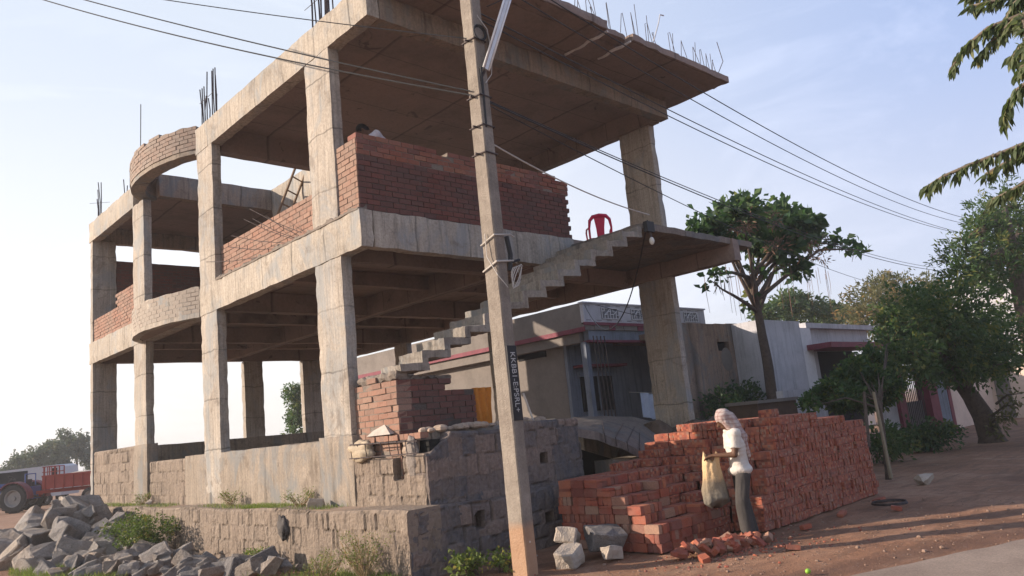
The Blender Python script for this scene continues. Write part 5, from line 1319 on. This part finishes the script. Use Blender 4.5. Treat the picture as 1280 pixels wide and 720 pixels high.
drybush((4.95, 8.95, 0), .38, .40, 34, 'shorter half dry weed left of the plinth corner')
for i, (y_, lab) in enumerate(((17.9, 'dry tuft of weed on the plinth ledge near the second column'), (13.4, 'flattened weed tuft on the plinth ledge in the middle'), (10.9, 'small weed tuft on the plinth ledge by the first column'))):
    drybush((5.72, y_, .78), .3, .28, 20, lab)
# grass patches
def grass(lab, f, n, h):
    m = MB()
    for _ in range(n):
        x_, y_, z_ = f(); l = h*U(.4, 1.2); a = U(0, 6.28); d = Vector((math.cos(a), math.sin(a), 0)); w_ = U(.002, .005)
        s_ = Vector((-d.y, d.x, 0)); p = Vector((x_, y_, z_)); e = p+Vector((0, 0, l))+d*l*U(.1, .6)
        m.add([p-s_*w_, p+s_*w_, p.lerp(e, .6)+s_*w_*.7+Vector((0, 0, l*.1)), e], [(0, 1, 2, 3)])
    o = m.build('grass', L_WEED, fixn=False); tag(o, lab, 'grass', None, 'stuff')
grass('short green grass at the foot of the plinth corner', lambda: (U(4.4, 5.4), 7.9+abs(R_.gauss(0, .9)), -.01), 4200, .11)
grass('sparse green grass along the plinth ledge', lambda: (U(5.5, 5.88), R_.choice((U(9.8, 14.5), U(11.2, 12.6), U(16, 21))), .785), 3600, .06)
grass('yellow green grass in the lower left corner by the rocks', lambda: (U(3.0, 3.9), U(12.8, 16.5), -.01), 3800, .13)

# left distance: hazy trees
for i, (x_, y_, d_, W_, H_, lab) in enumerate(((52, 588, 88, 8.6, 6.9, 'broad hazy tree behind the tractor'), (96, 588, 92, 6.8, 7.3, 'hazy tree next to the building edge behind the red trailer'), (3, 590, 110, 5.0, 3.0, 'faint distant tree at the left edge'), (30, 592, 82, 5.2, 2.6, 'low hazy scrub tree left of the broad one'))):
    b = Vector((0, 0, CAM_H))+(right*(x_-640)+down*(y_-360)+fwd*F_PX)/F_PX*d_; b.z = 0
    c0 = []
    q = random.Random(i+9)
    for k in range(16 if H_ > 3 else 10):
        a = q.uniform(-1, 1); c0.append((b+Vector((right.x, right.y, 0))*a*W_*.42+Vector((fwd.x, fwd.y, 0))*q.uniform(-1.5, 1.5)+Vector((0, 0, H_*(.28+(1-a*a)*q.uniform(.05, .62)))), (W_*.13, W_*.13, H_*.13)))
    tree('distant_tree', b, [b+Vector((0, 0, H_*.5))], [c[0] for c in c0[:8]], c0, 9000, .30, L_FAR, M_BARK, lab, .2, 'tree', None, w=.6)
for i, (x_, d_, W_, H_, lab) in enumerate(((367, 48, 2.4, 5.5, 'tree glimpsed beyond the rear columns'), (452, 46, 2.6, 4.6, 'green tree beside the distant sunlit house wall'))):
    b = Vector((0, 0, CAM_H))+(right*(x_-640)+down*(560-360)+fwd*F_PX)/F_PX*d_; b.z = 0
    c0 = [(b+Vector((U(-.6, .6), U(-.6, .6), H_*U(.45, .95))), (W_*.28, W_*.28, W_*.25)) for k in range(9)]
    tree('distant_tree', b, [b+Vector((0, 0, H_*.6))], [c[0] for c in c0[:5]], c0, 3500, .24, L_MID, M_BARK, lab, .12)

# overhanging tree on the right, near the viewer
OT = Vector((10.5, -1.6, 0))
def D(px_, py_, d_): return Vector((0, 0, CAM_H))+(right*(px_-640)+down*(py_-360)+fwd*F_PX)/F_PX*d_
brs = [([(1330, -20), (1290, -10), (1240, 2), (1212, 8)], 6.2, 1), ([(1340, 10), (1285, 15), (1235, 35), (1205, 60), (1188, 88)], 6.0, 1), ([(1340, 30), (1300, 35), (1275, 60), (1262, 75)], 5.6, 1),
       ([(1350, 70), (1300, 90), (1272, 112), (1258, 135), (1252, 160)], 5.6, 1), ([(1350, 150), (1300, 172), (1260, 188), (1215, 205), (1180, 220), (1155, 236)], 5.8, 1), ([(1350, 190), (1300, 215), (1265, 238), (1240, 250)], 6.2, 1),
       ([(1340, -30), (1260, -8), (1205, -4)], 6.6, 1), ([(1300, 100), (1285, 60), (1278, 20)], 5.6, 1), ([(1300, -25), (1268, 5), (1248, 42)], 6.1, 1), ([(1330, 0), (1290, 10), (1262, 30), (1240, 52), (1222, 72)], 5.9, 1), ([(1340, 165), (1300, 180), (1270, 196), (1232, 218)], 5.9, 1), ([(1330, 60), (1300, 66), (1278, 82), (1268, 98)], 5.9, 1)]
T_ = thing('overhanging_tree', OT, 'tree reaching in from the right with drooping leafy branches near the viewer', 'tree')
m = MB(); top = Vector((9.8, -.9, 4.6)); m.tube([OT-Vector((0, 0, .1)), OT+Vector((-.1, .1, 2)), OT+Vector((-.4, .4, 3.6)), top], [.24, .19, .15, .11], 10, .5); m.build('trunk', M_BARK, T_, True)
m = MB(); lf = MB()
hubs = [D(1430, -60, 6.3), D(1440, 50, 5.9), D(1430, 150, 5.9)]
for i, h_ in enumerate(hubs):
    m.tube([top-Vector((0, 0, .1*i)), top.lerp(h_, .45)+Vector((0, 0, .25-.1*i)), h_], [.085, .06, .038], 8, .5)
    for _ in range(5):
        e_ = h_+Vector((U(0, 1.6), U(-1.2, 0), U(-.3, .9))); m.tube([top.lerp(h_, .7), top.lerp(h_, .7).lerp(e_, .5)+rdir()*.1, e_], [.035, .022, .006], 5, .5)
fm_ = MB(); foliage(fm_, [(D(1500, y_, 6.2)+Vector((U(-.1, .5), U(-.6, 0), 0)), (.62, .62, .55)) for y_ in (-140, -40, 60, 160)]+[(top+Vector((U(-.2, .9), U(-1, .2), U(.1, 1.2))), (.7, .7, .55)) for _ in range(6)], 9000, .10, .32, .5, 7, 1, .3)
for P, d_, _ in brs:
    pts = [D(x_, y_, d_+.12*i) for i, (x_, y_) in enumerate(P)]
    hub = min(hubs, key=lambda h_: (h_-pts[0]).length); pts = [hub, hub.lerp(pts[0], .55)+rdir()*.06]+pts
    m.tube(pts, [.034, .026]+[.020*(1-.75*i/len(pts)) for i in range(len(pts)-2)], 6, .5)
    L = [0]
    for i in range(1, len(pts)): L.append(L[-1]+(pts[i]-pts[i-1]).length)
    n_ = int(L[-1]*230)
    for k in range(n_):
        s_ = U(.02, 1)*L[-1]; i = max(j for j in range(len(L)) if L[j] <= s_); i = min(i, len(pts)-2); t = (s_-L[i])/(L[i+1]-L[i]); p = pts[i].lerp(pts[i+1], t)
        dd = (pts[i+1]-pts[i]).normalized(); sp_ = .045*(1-.5*s_/L[-1]); tt = U(0, 1)
        q = p+rdir()*sp_+Vector((0, 0, -.005)); dirn = dd*.55+rdir()*.6+Vector((0, 0, -.85))
        S_ = U(.06, .115); dn = dirn.normalized(); a = dn.cross(rdir()).normalized(); nn = dn.cross(a); w_ = S_*.17
        kk = len(lf.v); lf.v += [tuple(v) for v in (q, q+dn*S_*.35+a*w_+nn*.004, q+dn*S_*.7+a*w_*.7-Vector((0, 0, .004)), q+dn*S_-Vector((0, 0, .012)), q+dn*S_*.7-a*w_*.7-Vector((0, 0, .004)), q+dn*S_*.35-a*w_+nn*.004)]
        lf.f += [(kk, kk+1, kk+2, kk+3), (kk, kk+3, kk+4, kk+5)]; lf.t += [tt, tt]; lf.m += [0, 0]
m.build('branches', plain('twig_bark', (.13, .105, .08), .9, .3, 12, .002), T_, True); lf.build('leaves', L_OV, T_, fixn=False); fm_.build('crown', L_OV, T_, fixn=False)

# ------------------------------------------------------------------ rocks
def rockmat():
    t = NT('quarried_grey_granite'); p = t.obj(); r = t.rnd()
    n = t.noise(p, 4, 6, .7); f = t.noise(p, 26, 5, .75); wp = t.noise(t.pos(), 2.2, 4)
    c = t.ramp(r, [(0, (.22, .205, .20)), (.4, (.31, .285, .265)), (.75, (.29, .25, .215)), (1, (.40, .34, .28))])
    c = t.mix(.8, c, t.ramp(n, [(.3, .6), (.65, 1.15)]), 'MULTIPLY'); c = t.mix(.6, c, t.ramp(f, [(.35, .6), (.62, 1.25)]), 'MULTIPLY')
    c = t.mix(t.ramp(wp, [(.5, 0.), (.75, .5)]), c, (.27, .19, .14))
    t.col(c); t.rough(.8); t.bump(t.math('ADD', t.math('MULTIPLY', n, 2), f), .035); return t.mat
M_ROCK = rockmat()
M_PALEROCK = plain('pale_sandstone', (.42, .36, .30), .9, .25, 3, .02, obj=True)
RK = []
for i in range(12):
    q = random.Random(300+i); bm = bmesh.new()
    ax_ = (1, q.uniform(.42, .7), q.uniform(.34, .55)) if i not in (5, 2, 7) else (1, .82, .62)
    for _ in range(13 if i not in (5, 2, 7) else 26):
        v = Vector((q.gauss(0, 1), q.gauss(0, 1), q.gauss(0, 1))).normalized()
        k = 1/max(abs(v.x), abs(v.y), abs(v.z))**.75
        bm.verts.new((v.x*k*.5*ax_[0], v.y*k*.5*ax_[1], v.z*k*.5*ax_[2]))
    h = bmesh.ops.convex_hull(bm, input=bm.verts)
    bmesh.ops.delete(bm, geom=[g_ for g_ in h['geom_interior'] if isinstance(g_, bmesh.types.BMVert)], context='VERTS')
    bmesh.ops.dissolve_limit(bm, angle_limit=.14, verts=bm.verts, edges=bm.edges)
    bmesh.ops.bevel(bm, geom=list(bm.edges), offset=.009, segments=1, affect='EDGES', profile=.5)
    bmesh.ops.triangulate(bm, faces=bm.faces); bmesh.ops.subdivide_edges(bm, edges=bm.edges, cuts=1, use_grid_fill=True)
    for v in bm.verts: v.co += nv(v.co+Vector((i, 0, 0)), 4, .012)+nv(v.co, 15, .006)
    bmesh.ops.recalc_face_normals(bm, faces=bm.faces)
    if i % 2 == 0 or i in (5, 7):
        bm.free(); bm = bmesh.new(); bmesh.ops.create_cube(bm, size=1)
        hx_, hy_, hz_ = (.5, q.uniform(.26, .42), q.uniform(.2, .34)) if i not in (2, 5, 7) else (.5, .38, .30)
        for v in bm.verts: v.co = Vector((v.co.x*2*hx_*q.uniform(.62, 1.1), v.co.y*2*hy_*q.uniform(.5, 1.15), v.co.z*2*hz_*q.uniform(.5, 1.15)))
        bmesh.ops.bevel(bm, geom=list(bm.edges), offset=q.uniform(.02, .045), segments=1, affect='EDGES', profile=.5)
        bmesh.ops.triangulate(bm, faces=bm.faces); bmesh.ops.subdivide_edges(bm, edges=bm.edges, cuts=2, use_grid_fill=True)
        for v in bm.verts: v.co += nv(v.co+Vector((i*3, 0, 0)), 2.6, .075)+nv(v.co+Vector((i, 0, 0)), 8, .026)+nv(v.co, 22, .009)
        bmesh.ops.recalc_face_normals(bm, faces=bm.faces)
    me = bpy.data.meshes.new('rock'); bm.to_mesh(me); bm.free(); me.materials.append(M_ROCK); RK.append(me)
rr = random.Random(77)
def rock(p, s, lab, grp, tilt=.6, mat=None, k=None, nm='rock', zr=None):
    o = bpy.data.objects.new(nm, RK[rr.randrange(12) if k is None else k])
    if mat: o.data = o.data.copy(); o.data.materials.clear(); o.data.materials.append(mat)
    o.matrix_world = Matrix.Translation(p) @ Matrix.Rotation(rr.uniform(0, 6.28) if zr is None else zr, 4, 'Z') @ Matrix.Rotation(rr.uniform(-tilt, tilt), 4, 'X') @ Matrix.Rotation(rr.uniform(-tilt, tilt), 4, 'Y') @ Matrix.Scale(s, 4)
    C.objects.link(o); return tag(o, lab, 'rock', grp)
MC = Vector((4.45, 18.6)); 
def mh(x_, y_): 
    r = math.hypot((x_-MC.x)/1.35, (y_-MC.y)/2.6); return max(0, 1-r)**.85*1.12
n_ = 0
for k in range(400):
    a = rr.uniform(0, 6.28); r = rr.random()**.5; x_ = MC.x+1.3*r*math.cos(a); y_ = MC.y+2.6*r*math.sin(a)
    if x_ > 5.3: continue
    s = rr.uniform(.38, .95)*(1 if r > .3 else .8)
    rock((x_, y_, mh(x_, y_)-.10+rr.uniform(-.05, .05)), s, 'angular grey stone heaped in the tall pile at the left', 'stones of the tall pile', .7); n_ += 1
    if n_ > 92: break
rock((4.5, 18.75, 1.03), .34, 'small pale stone crowning the tall pile', None, .2, M_PALEROCK)
for k in range(66):      # strip of quarried stones along the bottom edge
    t = rr.random(); y_ = 9.9+7.2*t; x_ = rr.uniform(4.15, 5.1)-.25*t
    rock((x_, y_, rr.uniform(.05, .17)), rr.uniform(.24, .50), 'angular grey stone scattered along the foot of the plinth', 'stones along the plinth foot', .5)
for k in range(60):
    y_ = rr.uniform(9.4, 17.5); rock((rr.uniform(4.0, 5.3), y_, .04), rr.uniform(.08, .2), 'small stone chip among the quarried stones at the foot of the plinth', 'stone chips along the plinth foot', .6)
for k in range(26):
    rock((rr.uniform(3.3, 4.3), rr.uniform(12.2, 16.5), .08), rr.uniform(.25, .5), 'grey stone scattered in the lower left corner', 'stones in the lower left corner', .5)
rock((7.05, 6.72, .25), .38, 'cream coloured angular boulder right of the pole', None, .55, M_PALEROCK, 2, zr=.6)
rock((7.42, 6.45, .20), .48, 'large grey boulder against the brick stack end', None, .4, None, 5, zr=2.5)
rock((6.82, 6.50, .10), .37, 'squat pale grey stone block beside the pole base', None, .3, M_PALEROCK, 7, zr=.3)
rock((7.22, 6.18, .08), .30, 'buff stone in front of the large grey boulder', None, .2, M_PALEROCK, 4)
rock((6.55, 6.95, .12), .34, 'brownish stone wedged behind the pole', None, .2, None, 3)
rock(tuple(at(1155, 600, z=.05)), .42, 'pale flat stone on the dirt by the staked tree', None, .1, M_PALEROCK, 1)
for i, (y_, lab) in enumerate(((17.3, 'flat stone on the plinth ledge'), (10.35, 'pale stone leaning on the plinth ledge near the first column'))):
    rock((5.68, y_, .85), .26, lab, None, .2, M_PALEROCK, 3+i)
# gravel scattered over the dirt
m = MB(); q = random.Random(5)
for i in range(1000):
    x_ = q.uniform(5.6, 12.5); y_ = q.uniform(2.2, 6.4)
    if road_s(x_, y_) > .3 and q.random() < .8: continue
    r = q.uniform(.003, .014)*(1 if q.random() < .93 else 2.2)
    m.ball((x_, y_, gz(x_, y_)+r*.3), (r, r*q.uniform(.7, 1.3), r*.7), 5, 4, Matrix.Rotation(q.uniform(0, 3), 3, 'Z'), q.random())
g = m.build('gravel', plain('pale_gravel', (.24, .16, .12), .9, .5, 3, 0), fixn=False); tag(g, 'small stones and brick crumbs strewn over the red dirt', 'gravel', None, 'stuff')
m = MB()
for i in range(420):
    a_ = q.uniform(0, 6.283); r_ = abs(q.gauss(0, .55)); x_ = 8.2+r_*1.5*math.cos(a_); y_ = 5.05+r_*.7*math.sin(a_)-.25*(x_-8.2)
    r = q.uniform(.006, .022); m.ball((x_, y_, gz(x_, y_)+r*.3), (r, r*q.uniform(.7, 1.4), r*.7), 5, 4, Matrix.Rotation(q.uniform(0, 3), 3, 'Z'), q.random())
tag(m.build('brick_crumbs', M_B2, fixn=False), 'red brick crumbs and dust round the broken heap', 'brick crumbs', None, 'stuff')
lm_ = at(1010, 714, z=.03); m = MB(); m.ball(lm_, (.03, .026, .025), 14, 10); tag(m.build('lime', plain('green_lime_skin', (.22, .42, .04), .5, .1, 9, 0, 0, .4), smooth=True), 'small bright green lime lying on the dirt', 'fruit')
rg = at(1112, 630, z=.02); m = MB()
for k in range(3): m.tube([(rg.x+(.24+.01*k)*math.cos(a_/20*6.283), rg.y+(.24-.01*k)*math.sin(a_/20*6.283), .03+.012*k) for a_ in range(21)], .008, 5)
tag(m.build('wire_ring', M_STEEL), 'ring of coiled wire lying by the right end of the brick stack', 'wire')

# ------------------------------------------------------------------ tractor, trailer and van at the left
M_TYR = plain('dusty_tyre_rubber', (.045, .04, .038), .9, .25, 6, 0)
M_TRED = plain('faded_red_paint', (.27, .05, .04), .6, .2, 2, 0)
M_BLUE = plain('faded_blue_paint', (.035, .07, .22), .5, .2, 2, 0)
M_RIM = plain('grey_rim_paint', (.26, .245, .23), .6, .2, 4, 0)
A = Vector((right.x, right.y, 0)).normalized(); Bv = Vector((fwd.x, fwd.y, 0)).normalized(); ZV = Vector((0, 0, 1))
og = at(18, 641, z=0)
def LP(o_, a, b, z): return o_+A*a+Bv*b+ZV*z
def obox(m, o_, a0, a1, b0, b1, z0, z1, tp=0):
    P = [LP(o_, a, b, z) for a in (a0, a1) for b in (b0, b1) for z in (z0, z1)]
    m.add(P, [(0, 1, 3, 2), (4, 6, 7, 5), (0, 4, 5, 1), (2, 3, 7, 6), (0, 2, 6, 4), (1, 5, 7, 3)])
def wheel(parent, o_, a, b, r, wd, name='wheel', tread=True):
    m = MB(); n = 28; prof = [(-wd/2, r*.62), (-wd/2, r*.9), (-wd*.36, r), (wd*.36, r), (wd/2, r*.9), (wd/2, r*.62)]
    vs = []
    for k in range(n):
        t = 2*math.pi*k/n; rr_ = 1+(.03 if k % 2 and tread else 0)
        for (bb, q) in prof: vs.append(LP(o_, a+q*(rr_ if q > r*.9 else 1)*math.cos(t), b+bb, r+q*(rr_ if q > r*.9 else 1)*math.sin(t)))
    m.add(vs, [(k*6+i, ((k+1) % n)*6+i, ((k+1) % n)*6+(i+1) % 6, k*6+(i+1) % 6) for k in range(n) for i in range(6)], .5)
    if tread and r > .5:
        for k in range(22):
            t = 2*math.pi*k/22
            for sgn in (-1, 1):
                c_ = lambda dt, rr2, bb: LP(o_, a+rr2*math.cos(t+dt), b+bb, r+rr2*math.sin(t+dt))
                d0 = .07*(sgn > 0)
                P8 = [c_(d0, r*.96, 0), c_(d0+.06, r*.96, 0), c_(d0-.08, r*.96, sgn*wd/2), c_(d0-.02, r*.96, sgn*wd/2), c_(d0, r*1.06, 0), c_(d0+.06, r*1.06, 0), c_(d0-.08, r*1.05, sgn*wd/2), c_(d0-.02, r*1.05, sgn*wd/2)]
                m.add(P8, [(0, 1, 3, 2), (4, 6, 7, 5), (0, 4, 5, 1), (2, 3, 7, 6), (0, 2, 6, 4), (1, 5, 7, 3)], .5)
    w_ = m.build(name, M_TYR, parent)
    m = MB(); vs = []
    for k in range(n):
        t = 2*math.pi*k/n
        for (bb, q) in ((-wd*.42, r*.63), (-wd*.42, r*.55), (-wd*.1, r*.48), (-wd*.1, r*.16), (-wd*.3, r*.14), (-wd*.3, .001)): vs.append(LP(o_, a+q*math.cos(t), b+bb, r+q*math.sin(t)))
    m.add(vs, [(k*6+i, ((k+1) % n)*6+i, ((k+1) % n)*6+i+1, k*6+i+1) for k in range(n) for i in range(5)], .5); m.build('rim', M_RIM, w_)
    return w_
Tr = thing('tractor', og, 'blue and maroon farm tractor with large grey rimmed rear wheel at the left edge', 'tractor')
wheel(Tr, og, 0, 0, .66, .36); wheel(Tr, og, 0, 1.35, .66, .36); wheel(Tr, og, -2.0, .1, .38, .2); wheel(Tr, og, -2.0, 1.25, .38, .2)
m = MB(); obox(m, og, -2.3, .45, .5, .9, .5, .9); m.build('chassis', M_TYR, Tr)
m = MB(); obox(m, og, -2.5, -.75, .38, 1.0, .82, 1.38); m.build('bonnet', M_BLUE, Tr)
for b_0 in (-.22, 1.13):
    m = MB(); n = 12; vs = []
    for k in range(n+1):
        t = math.radians(-5+150*k/n)
        for q in (.72, .78):
            for bb in (b_0, b_0+.42): vs.append(LP(og, q*math.cos(t), bb, .66+q*math.sin(t)))
    m.add(vs, [(k*4+i, (k+1)*4+i, (k+1)*4+j_, k*4+j_) for k in range(n) for i, j_ in ((0, 1), (1, 3), (3, 2), (2, 0))]+[(0, 1, 3, 2), (n*4, n*4+1, n*4+3, n*4+2)]); m.build('mudguard', plain('maroon_mudguard', (.13, .03, .04), .6, .2, 2, 0), Tr)
m = MB(); obox(m, og, -.3, .2, .45, .95, 1.1, 1.2); obox(m, og, .12, .22, .45, .95, 1.2, 1.5); m.build('seat', M_TYR, Tr)
m = MB(); m.tube([LP(og, -.85, .7, 1.3), LP(og, -.62, .7, 1.62)], .025, 6); m.tube([LP(og, -.62+.2*math.cos(t/10*6.283)*.6, .7+.2*math.sin(t/10*6.283), 1.62-.12*math.cos(t/10*6.283)) for t in range(11)], .018, 5); m.build('steering_wheel', M_TYR, Tr)
m = MB(); obox(m, og, .42, .62, .35, 1.0, .55, 1.15); m.build('hitch_frame', M_BLUE, Tr)
m = MB(); m.tube([LP(og, .45, .45, .75), LP(og, .85, .5, .62)], .04, 6); m.tube([LP(og, .45, .9, .75), LP(og, .85, .85, .62)], .04, 6); m.build('lift_arm', M_STEEL, Tr)
m = MB(); m.tube([LP(og, -1.5, .5, 1.38), LP(og, -1.5, .5, 2.0)], .04, 8); m.build('exhaust', M_STEEL, Tr)
m = MB(); m.tube([LP(og, .3, .3, 1.2), LP(og, .3, .3, 1.75), LP(og, .3, 1.1, 1.75), LP(og, .3, 1.1, 1.2)], .03, 6); m.build('roll_bar', M_BLUE, Tr)
TL = thing('trailer', LP(og, 1.3, .2, 0), 'red tipping farm trailer hitched behind the tractor', 'trailer')
ot = LP(og, 1.3, .0, 0)
m = MB()
obox(m, ot, 0, 3.9, 0, .05, .95, 1.55); obox(m, ot, 0, 3.9, 1.75, 1.8, .95, 1.55); obox(m, ot, 0, .05, .05, 1.75, .95, 1.55); obox(m, ot, 3.85, 3.9, .05, 1.75, .95, 1.55); obox(m, ot, .05, 3.85, .05, 1.75, .95, 1.0)
for i in range(9): obox(m, ot, .1+i*.45, .16+i*.45, -.045, 0, .93, 1.57)
obox(m, ot, 0, 3.9, -.05, -.002, 1.52, 1.60); m.build('tub', M_TRED, TL)
m = MB()
for i in range(5): obox(m, ot, .02, .06, .1+i*.4, .14+i*.4, 1.55, 2.0)
for i in range(5): obox(m, ot, .05+i*.19, .08+i*.19, .0, .03, 1.6, 2.0)
for z in (1.75, 2.0): obox(m, ot, .0, .85, .0, .035, z-.02, z+.02); obox(m, ot, .0, .04, .04, 1.75, z-.02, z+.02)
m.build('headboard', M_TRED, TL)
m = MB(); obox(m, ot, -.6, 3.8, .5, .6, .75, .9); obox(m, ot, -.6, 3.8, 1.2, 1.3, .75, .9); obox(m, ot, -1.3, -.55, .82, .95, .6, .75); m.build('chassis', M_TRED, TL)
wheel(TL, ot, 2.3, .05, .42, .22, tread=False); wheel(TL, ot, 2.3, 1.5, .42, .22, tread=False)
m = MB(); m.ball(LP(ot, 1.6, .9, 1.5), (.9, .6, .16), 14, 8); tag(m.build('sand_load', plain('pale_sand_load', (.42, .36, .30), .95, .2, 3, 0), None, True), 'pale sand heaped inside the red trailer', 'sand')
ov = LP(og, -2.3, 5.5, 0)
V = thing('van', ov, 'pale grey van parked behind the tractor', 'van')
m = MB(); poly = [(-4.2, .45), (1.25, .45), (1.3, 1.2), (1.15, 2.0), (.9, 2.12), (-2.6, 2.05), (-3.2, 1.4), (-4.2, 1.15)]
vs = [LP(ov, a, 0, z) for a, z in poly]+[LP(ov, a, 1.7, z) for a, z in poly]; n = len(poly)
m.add(vs, [tuple(range(n)), tuple(range(2*n-1, n-1, -1))]+[(i, (i+1) % n, n+(i+1) % n, n+i) for i in range(n)]); m.build('body', plain('pale_grey_paint', (.42, .42, .45), .5, .1, 2, 0), V)
for a0, a1 in ((.72, 1.02), (-2.2, -.6)):
    m = MB(); obox(m, ov, a0, a1, -.012, .01, 1.3, 1.95); m.build('window', M_DK, V)
for a in (-3.2, .4):
    for b in (.0, 1.5): wheel(V, ov, a, b, .34, .2, tread=False)

# ------------------------------------------------------------------ daylight
SUN_AZ_DIR = Vector((-1, .95, 0)).normalized()      # towards the sun, horizontally
EL = math.radians(20)
w = bpy.data.worlds.new('World'); sc.world = w; w.use_nodes = True
nt = w.node_tree; bg = nt.nodes['Background']
sky = nt.nodes.new('ShaderNodeTexSky'); sky.sky_type = 'NISHITA'; sky.sun_disc = False
sky.sun_elevation = EL; sky.sun_rotation = math.atan2(SUN_AZ_DIR.x, SUN_AZ_DIR.y)
sky.dust_density = 3.2; sky.air_density = 1.1; sky.ozone_density = 1.6; sky.altitude = 400
# thin high cloud
tc = nt.nodes.new('ShaderNodeTexCoord'); mp = nt.nodes.new('ShaderNodeMapping'); mp.inputs['Scale'].default_value = (1.2, 2.6, 6); mp.inputs['Rotation'].default_value = (0, 0, .5)
nt.links.new(tc.outputs['Generated'], mp.inputs[0])
nz = nt.nodes.new('ShaderNodeTexNoise'); nz.inputs['Scale'].default_value = 1.6; nz.inputs['Detail'].default_value = 7; nz.inputs['Roughness'].default_value = .6; nz.inputs['Distortion'].default_value = .8
nt.links.new(mp.outputs[0], nz.inputs['Vector'])
rp = nt.nodes.new('ShaderNodeValToRGB'); rp.color_ramp.elements[0].position = .5; rp.color_ramp.elements[0].color = (0, 0, 0, 1); rp.color_ramp.elements[1].position = .8; rp.color_ramp.elements[1].color = (.9, .9, .9, 1)
nt.links.new(nz.outputs['Fac'], rp.inputs[0])
mx = nt.nodes.new('ShaderNodeMix'); mx.data_type = 'RGBA'
nt.links.new(rp.outputs[0], mx.inputs[0]); nt.links.new(sky.outputs[0], mx.inputs[6]); mx.inputs[7].default_value = (8.5, 8.7, 9.4, 1)
# hazy air: pale towards the horizon and towards the sun's side
sep = nt.nodes.new('ShaderNodeSeparateXYZ'); nt.links.new(tc.outputs['Generated'], sep.inputs[0])
dp = nt.nodes.new('ShaderNodeVectorMath'); dp.operation = 'DOT_PRODUCT'; dp.inputs[1].default_value = SUN_AZ_DIR
nt.links.new(tc.outputs['Generated'], dp.inputs[0])
def mth(op, a, b):
    m = nt.nodes.new('ShaderNodeMath'); m.operation = op
    for i, v in enumerate((a, b)):
        if isinstance(v, (int, float)): m.inputs[i].default_value = v
        else: nt.links.new(v, m.inputs[i])
    return m.outputs[0]
def rmp(f, st):
    m = nt.nodes.new('ShaderNodeValToRGB'); e = m.color_ramp.elements; m.color_ramp.interpolation = 'EASE'
    while len(e) > 1: e.remove(e[0])
    for i, (q, c) in enumerate(st):
        if i == 0: e[0].position = q; e[0].color = (*c, 1)
        else: x_ = e.new(q); x_.color = (*c, 1)
    nt.links.new(f, m.inputs[0]); return m.outputs[0]
g = mth('ADD', mth('MULTIPLY', dp.outputs['Value'], .5), .5)
away = rmp(sep.outputs[2], [(0, (.42, .43, .50)), (.16, (.35, .385, .52)), (.42, (.235, .305, .51)), (.9, (.13, .19, .38))])
towd = rmp(sep.outputs[2], [(0, (.62, .60, .58)), (.2, (.60, .605, .62)), (.5, (.47, .51, .58)), (.9, (.22, .28, .42))])
hz = nt.nodes.new('ShaderNodeMix'); hz.data_type = 'RGBA'
nt.links.new(rmp(g, [(.12, (0, 0, 0)), (.62, (1, 1, 1))]), hz.inputs[0]); nt.links.new(away, hz.inputs[6]); nt.links.new(towd, hz.inputs[7])
sc2 = nt.nodes.new('ShaderNodeVectorMath'); sc2.operation = 'SCALE'; sc2.inputs['Scale'].default_value = .10
nt.links.new(mx.outputs[2], sc2.inputs[0])
fm = nt.nodes.new('ShaderNodeMix'); fm.data_type = 'RGBA'; fm.inputs[0].default_value = .84
nt.links.new(sc2.outputs[0], fm.inputs[6]); nt.links.new(hz.outputs[2], fm.inputs[7])
sc3 = nt.nodes.new('ShaderNodeVectorMath'); sc3.operation = 'SCALE'; sc3.inputs['Scale'].default_value = 10
nt.links.new(fm.outputs[2], sc3.inputs[0])
nt.links.new(sc3.outputs[0], bg.inputs['Color']); bg.inputs['Strength'].default_value = .112
sl = bpy.data.lights.new('sun', 'SUN'); sl.energy = 5.0; sl.angle = math.radians(.6); sl.color = (1, .83, .67)
so = bpy.data.objects.new('sun', sl); C.objects.link(so)
sdir = (SUN_AZ_DIR*math.cos(EL)+Vector((0, 0, math.sin(EL))))
so.rotation_euler = sdir.to_track_quat('Z', 'Y').to_euler()
sc.view_settings.view_transform = 'Standard'; sc.view_settings.look = 'None'; sc.view_settings.gamma = 1
sc.view_settings.exposure = 0.72
sc.render.engine = 'CYCLES'

# ------------------------------------------------------------------ the dusty air
hm = MB(); hm.box(-690, 880, -690, 1080, -1.2, 11.5)
ho = hm.build('haze', bpy.data.materials.new('dusty_air')); ho['kind'] = 'stuff'
hmat = ho.data.materials[0]; hmat.use_nodes = True; hn = hmat.node_tree; hn.nodes.remove(hn.nodes['Principled BSDF'])
pv = hn.nodes.new('ShaderNodeVolumePrincipled'); pv.inputs['Color'].default_value = (.93, .94, .96, 1); pv.inputs['Density'].default_value = .0011; pv.inputs['Anisotropy'].default_value = .1
hn.links.new(pv.outputs[0], hn.nodes['Material Output'].inputs['Volume'])
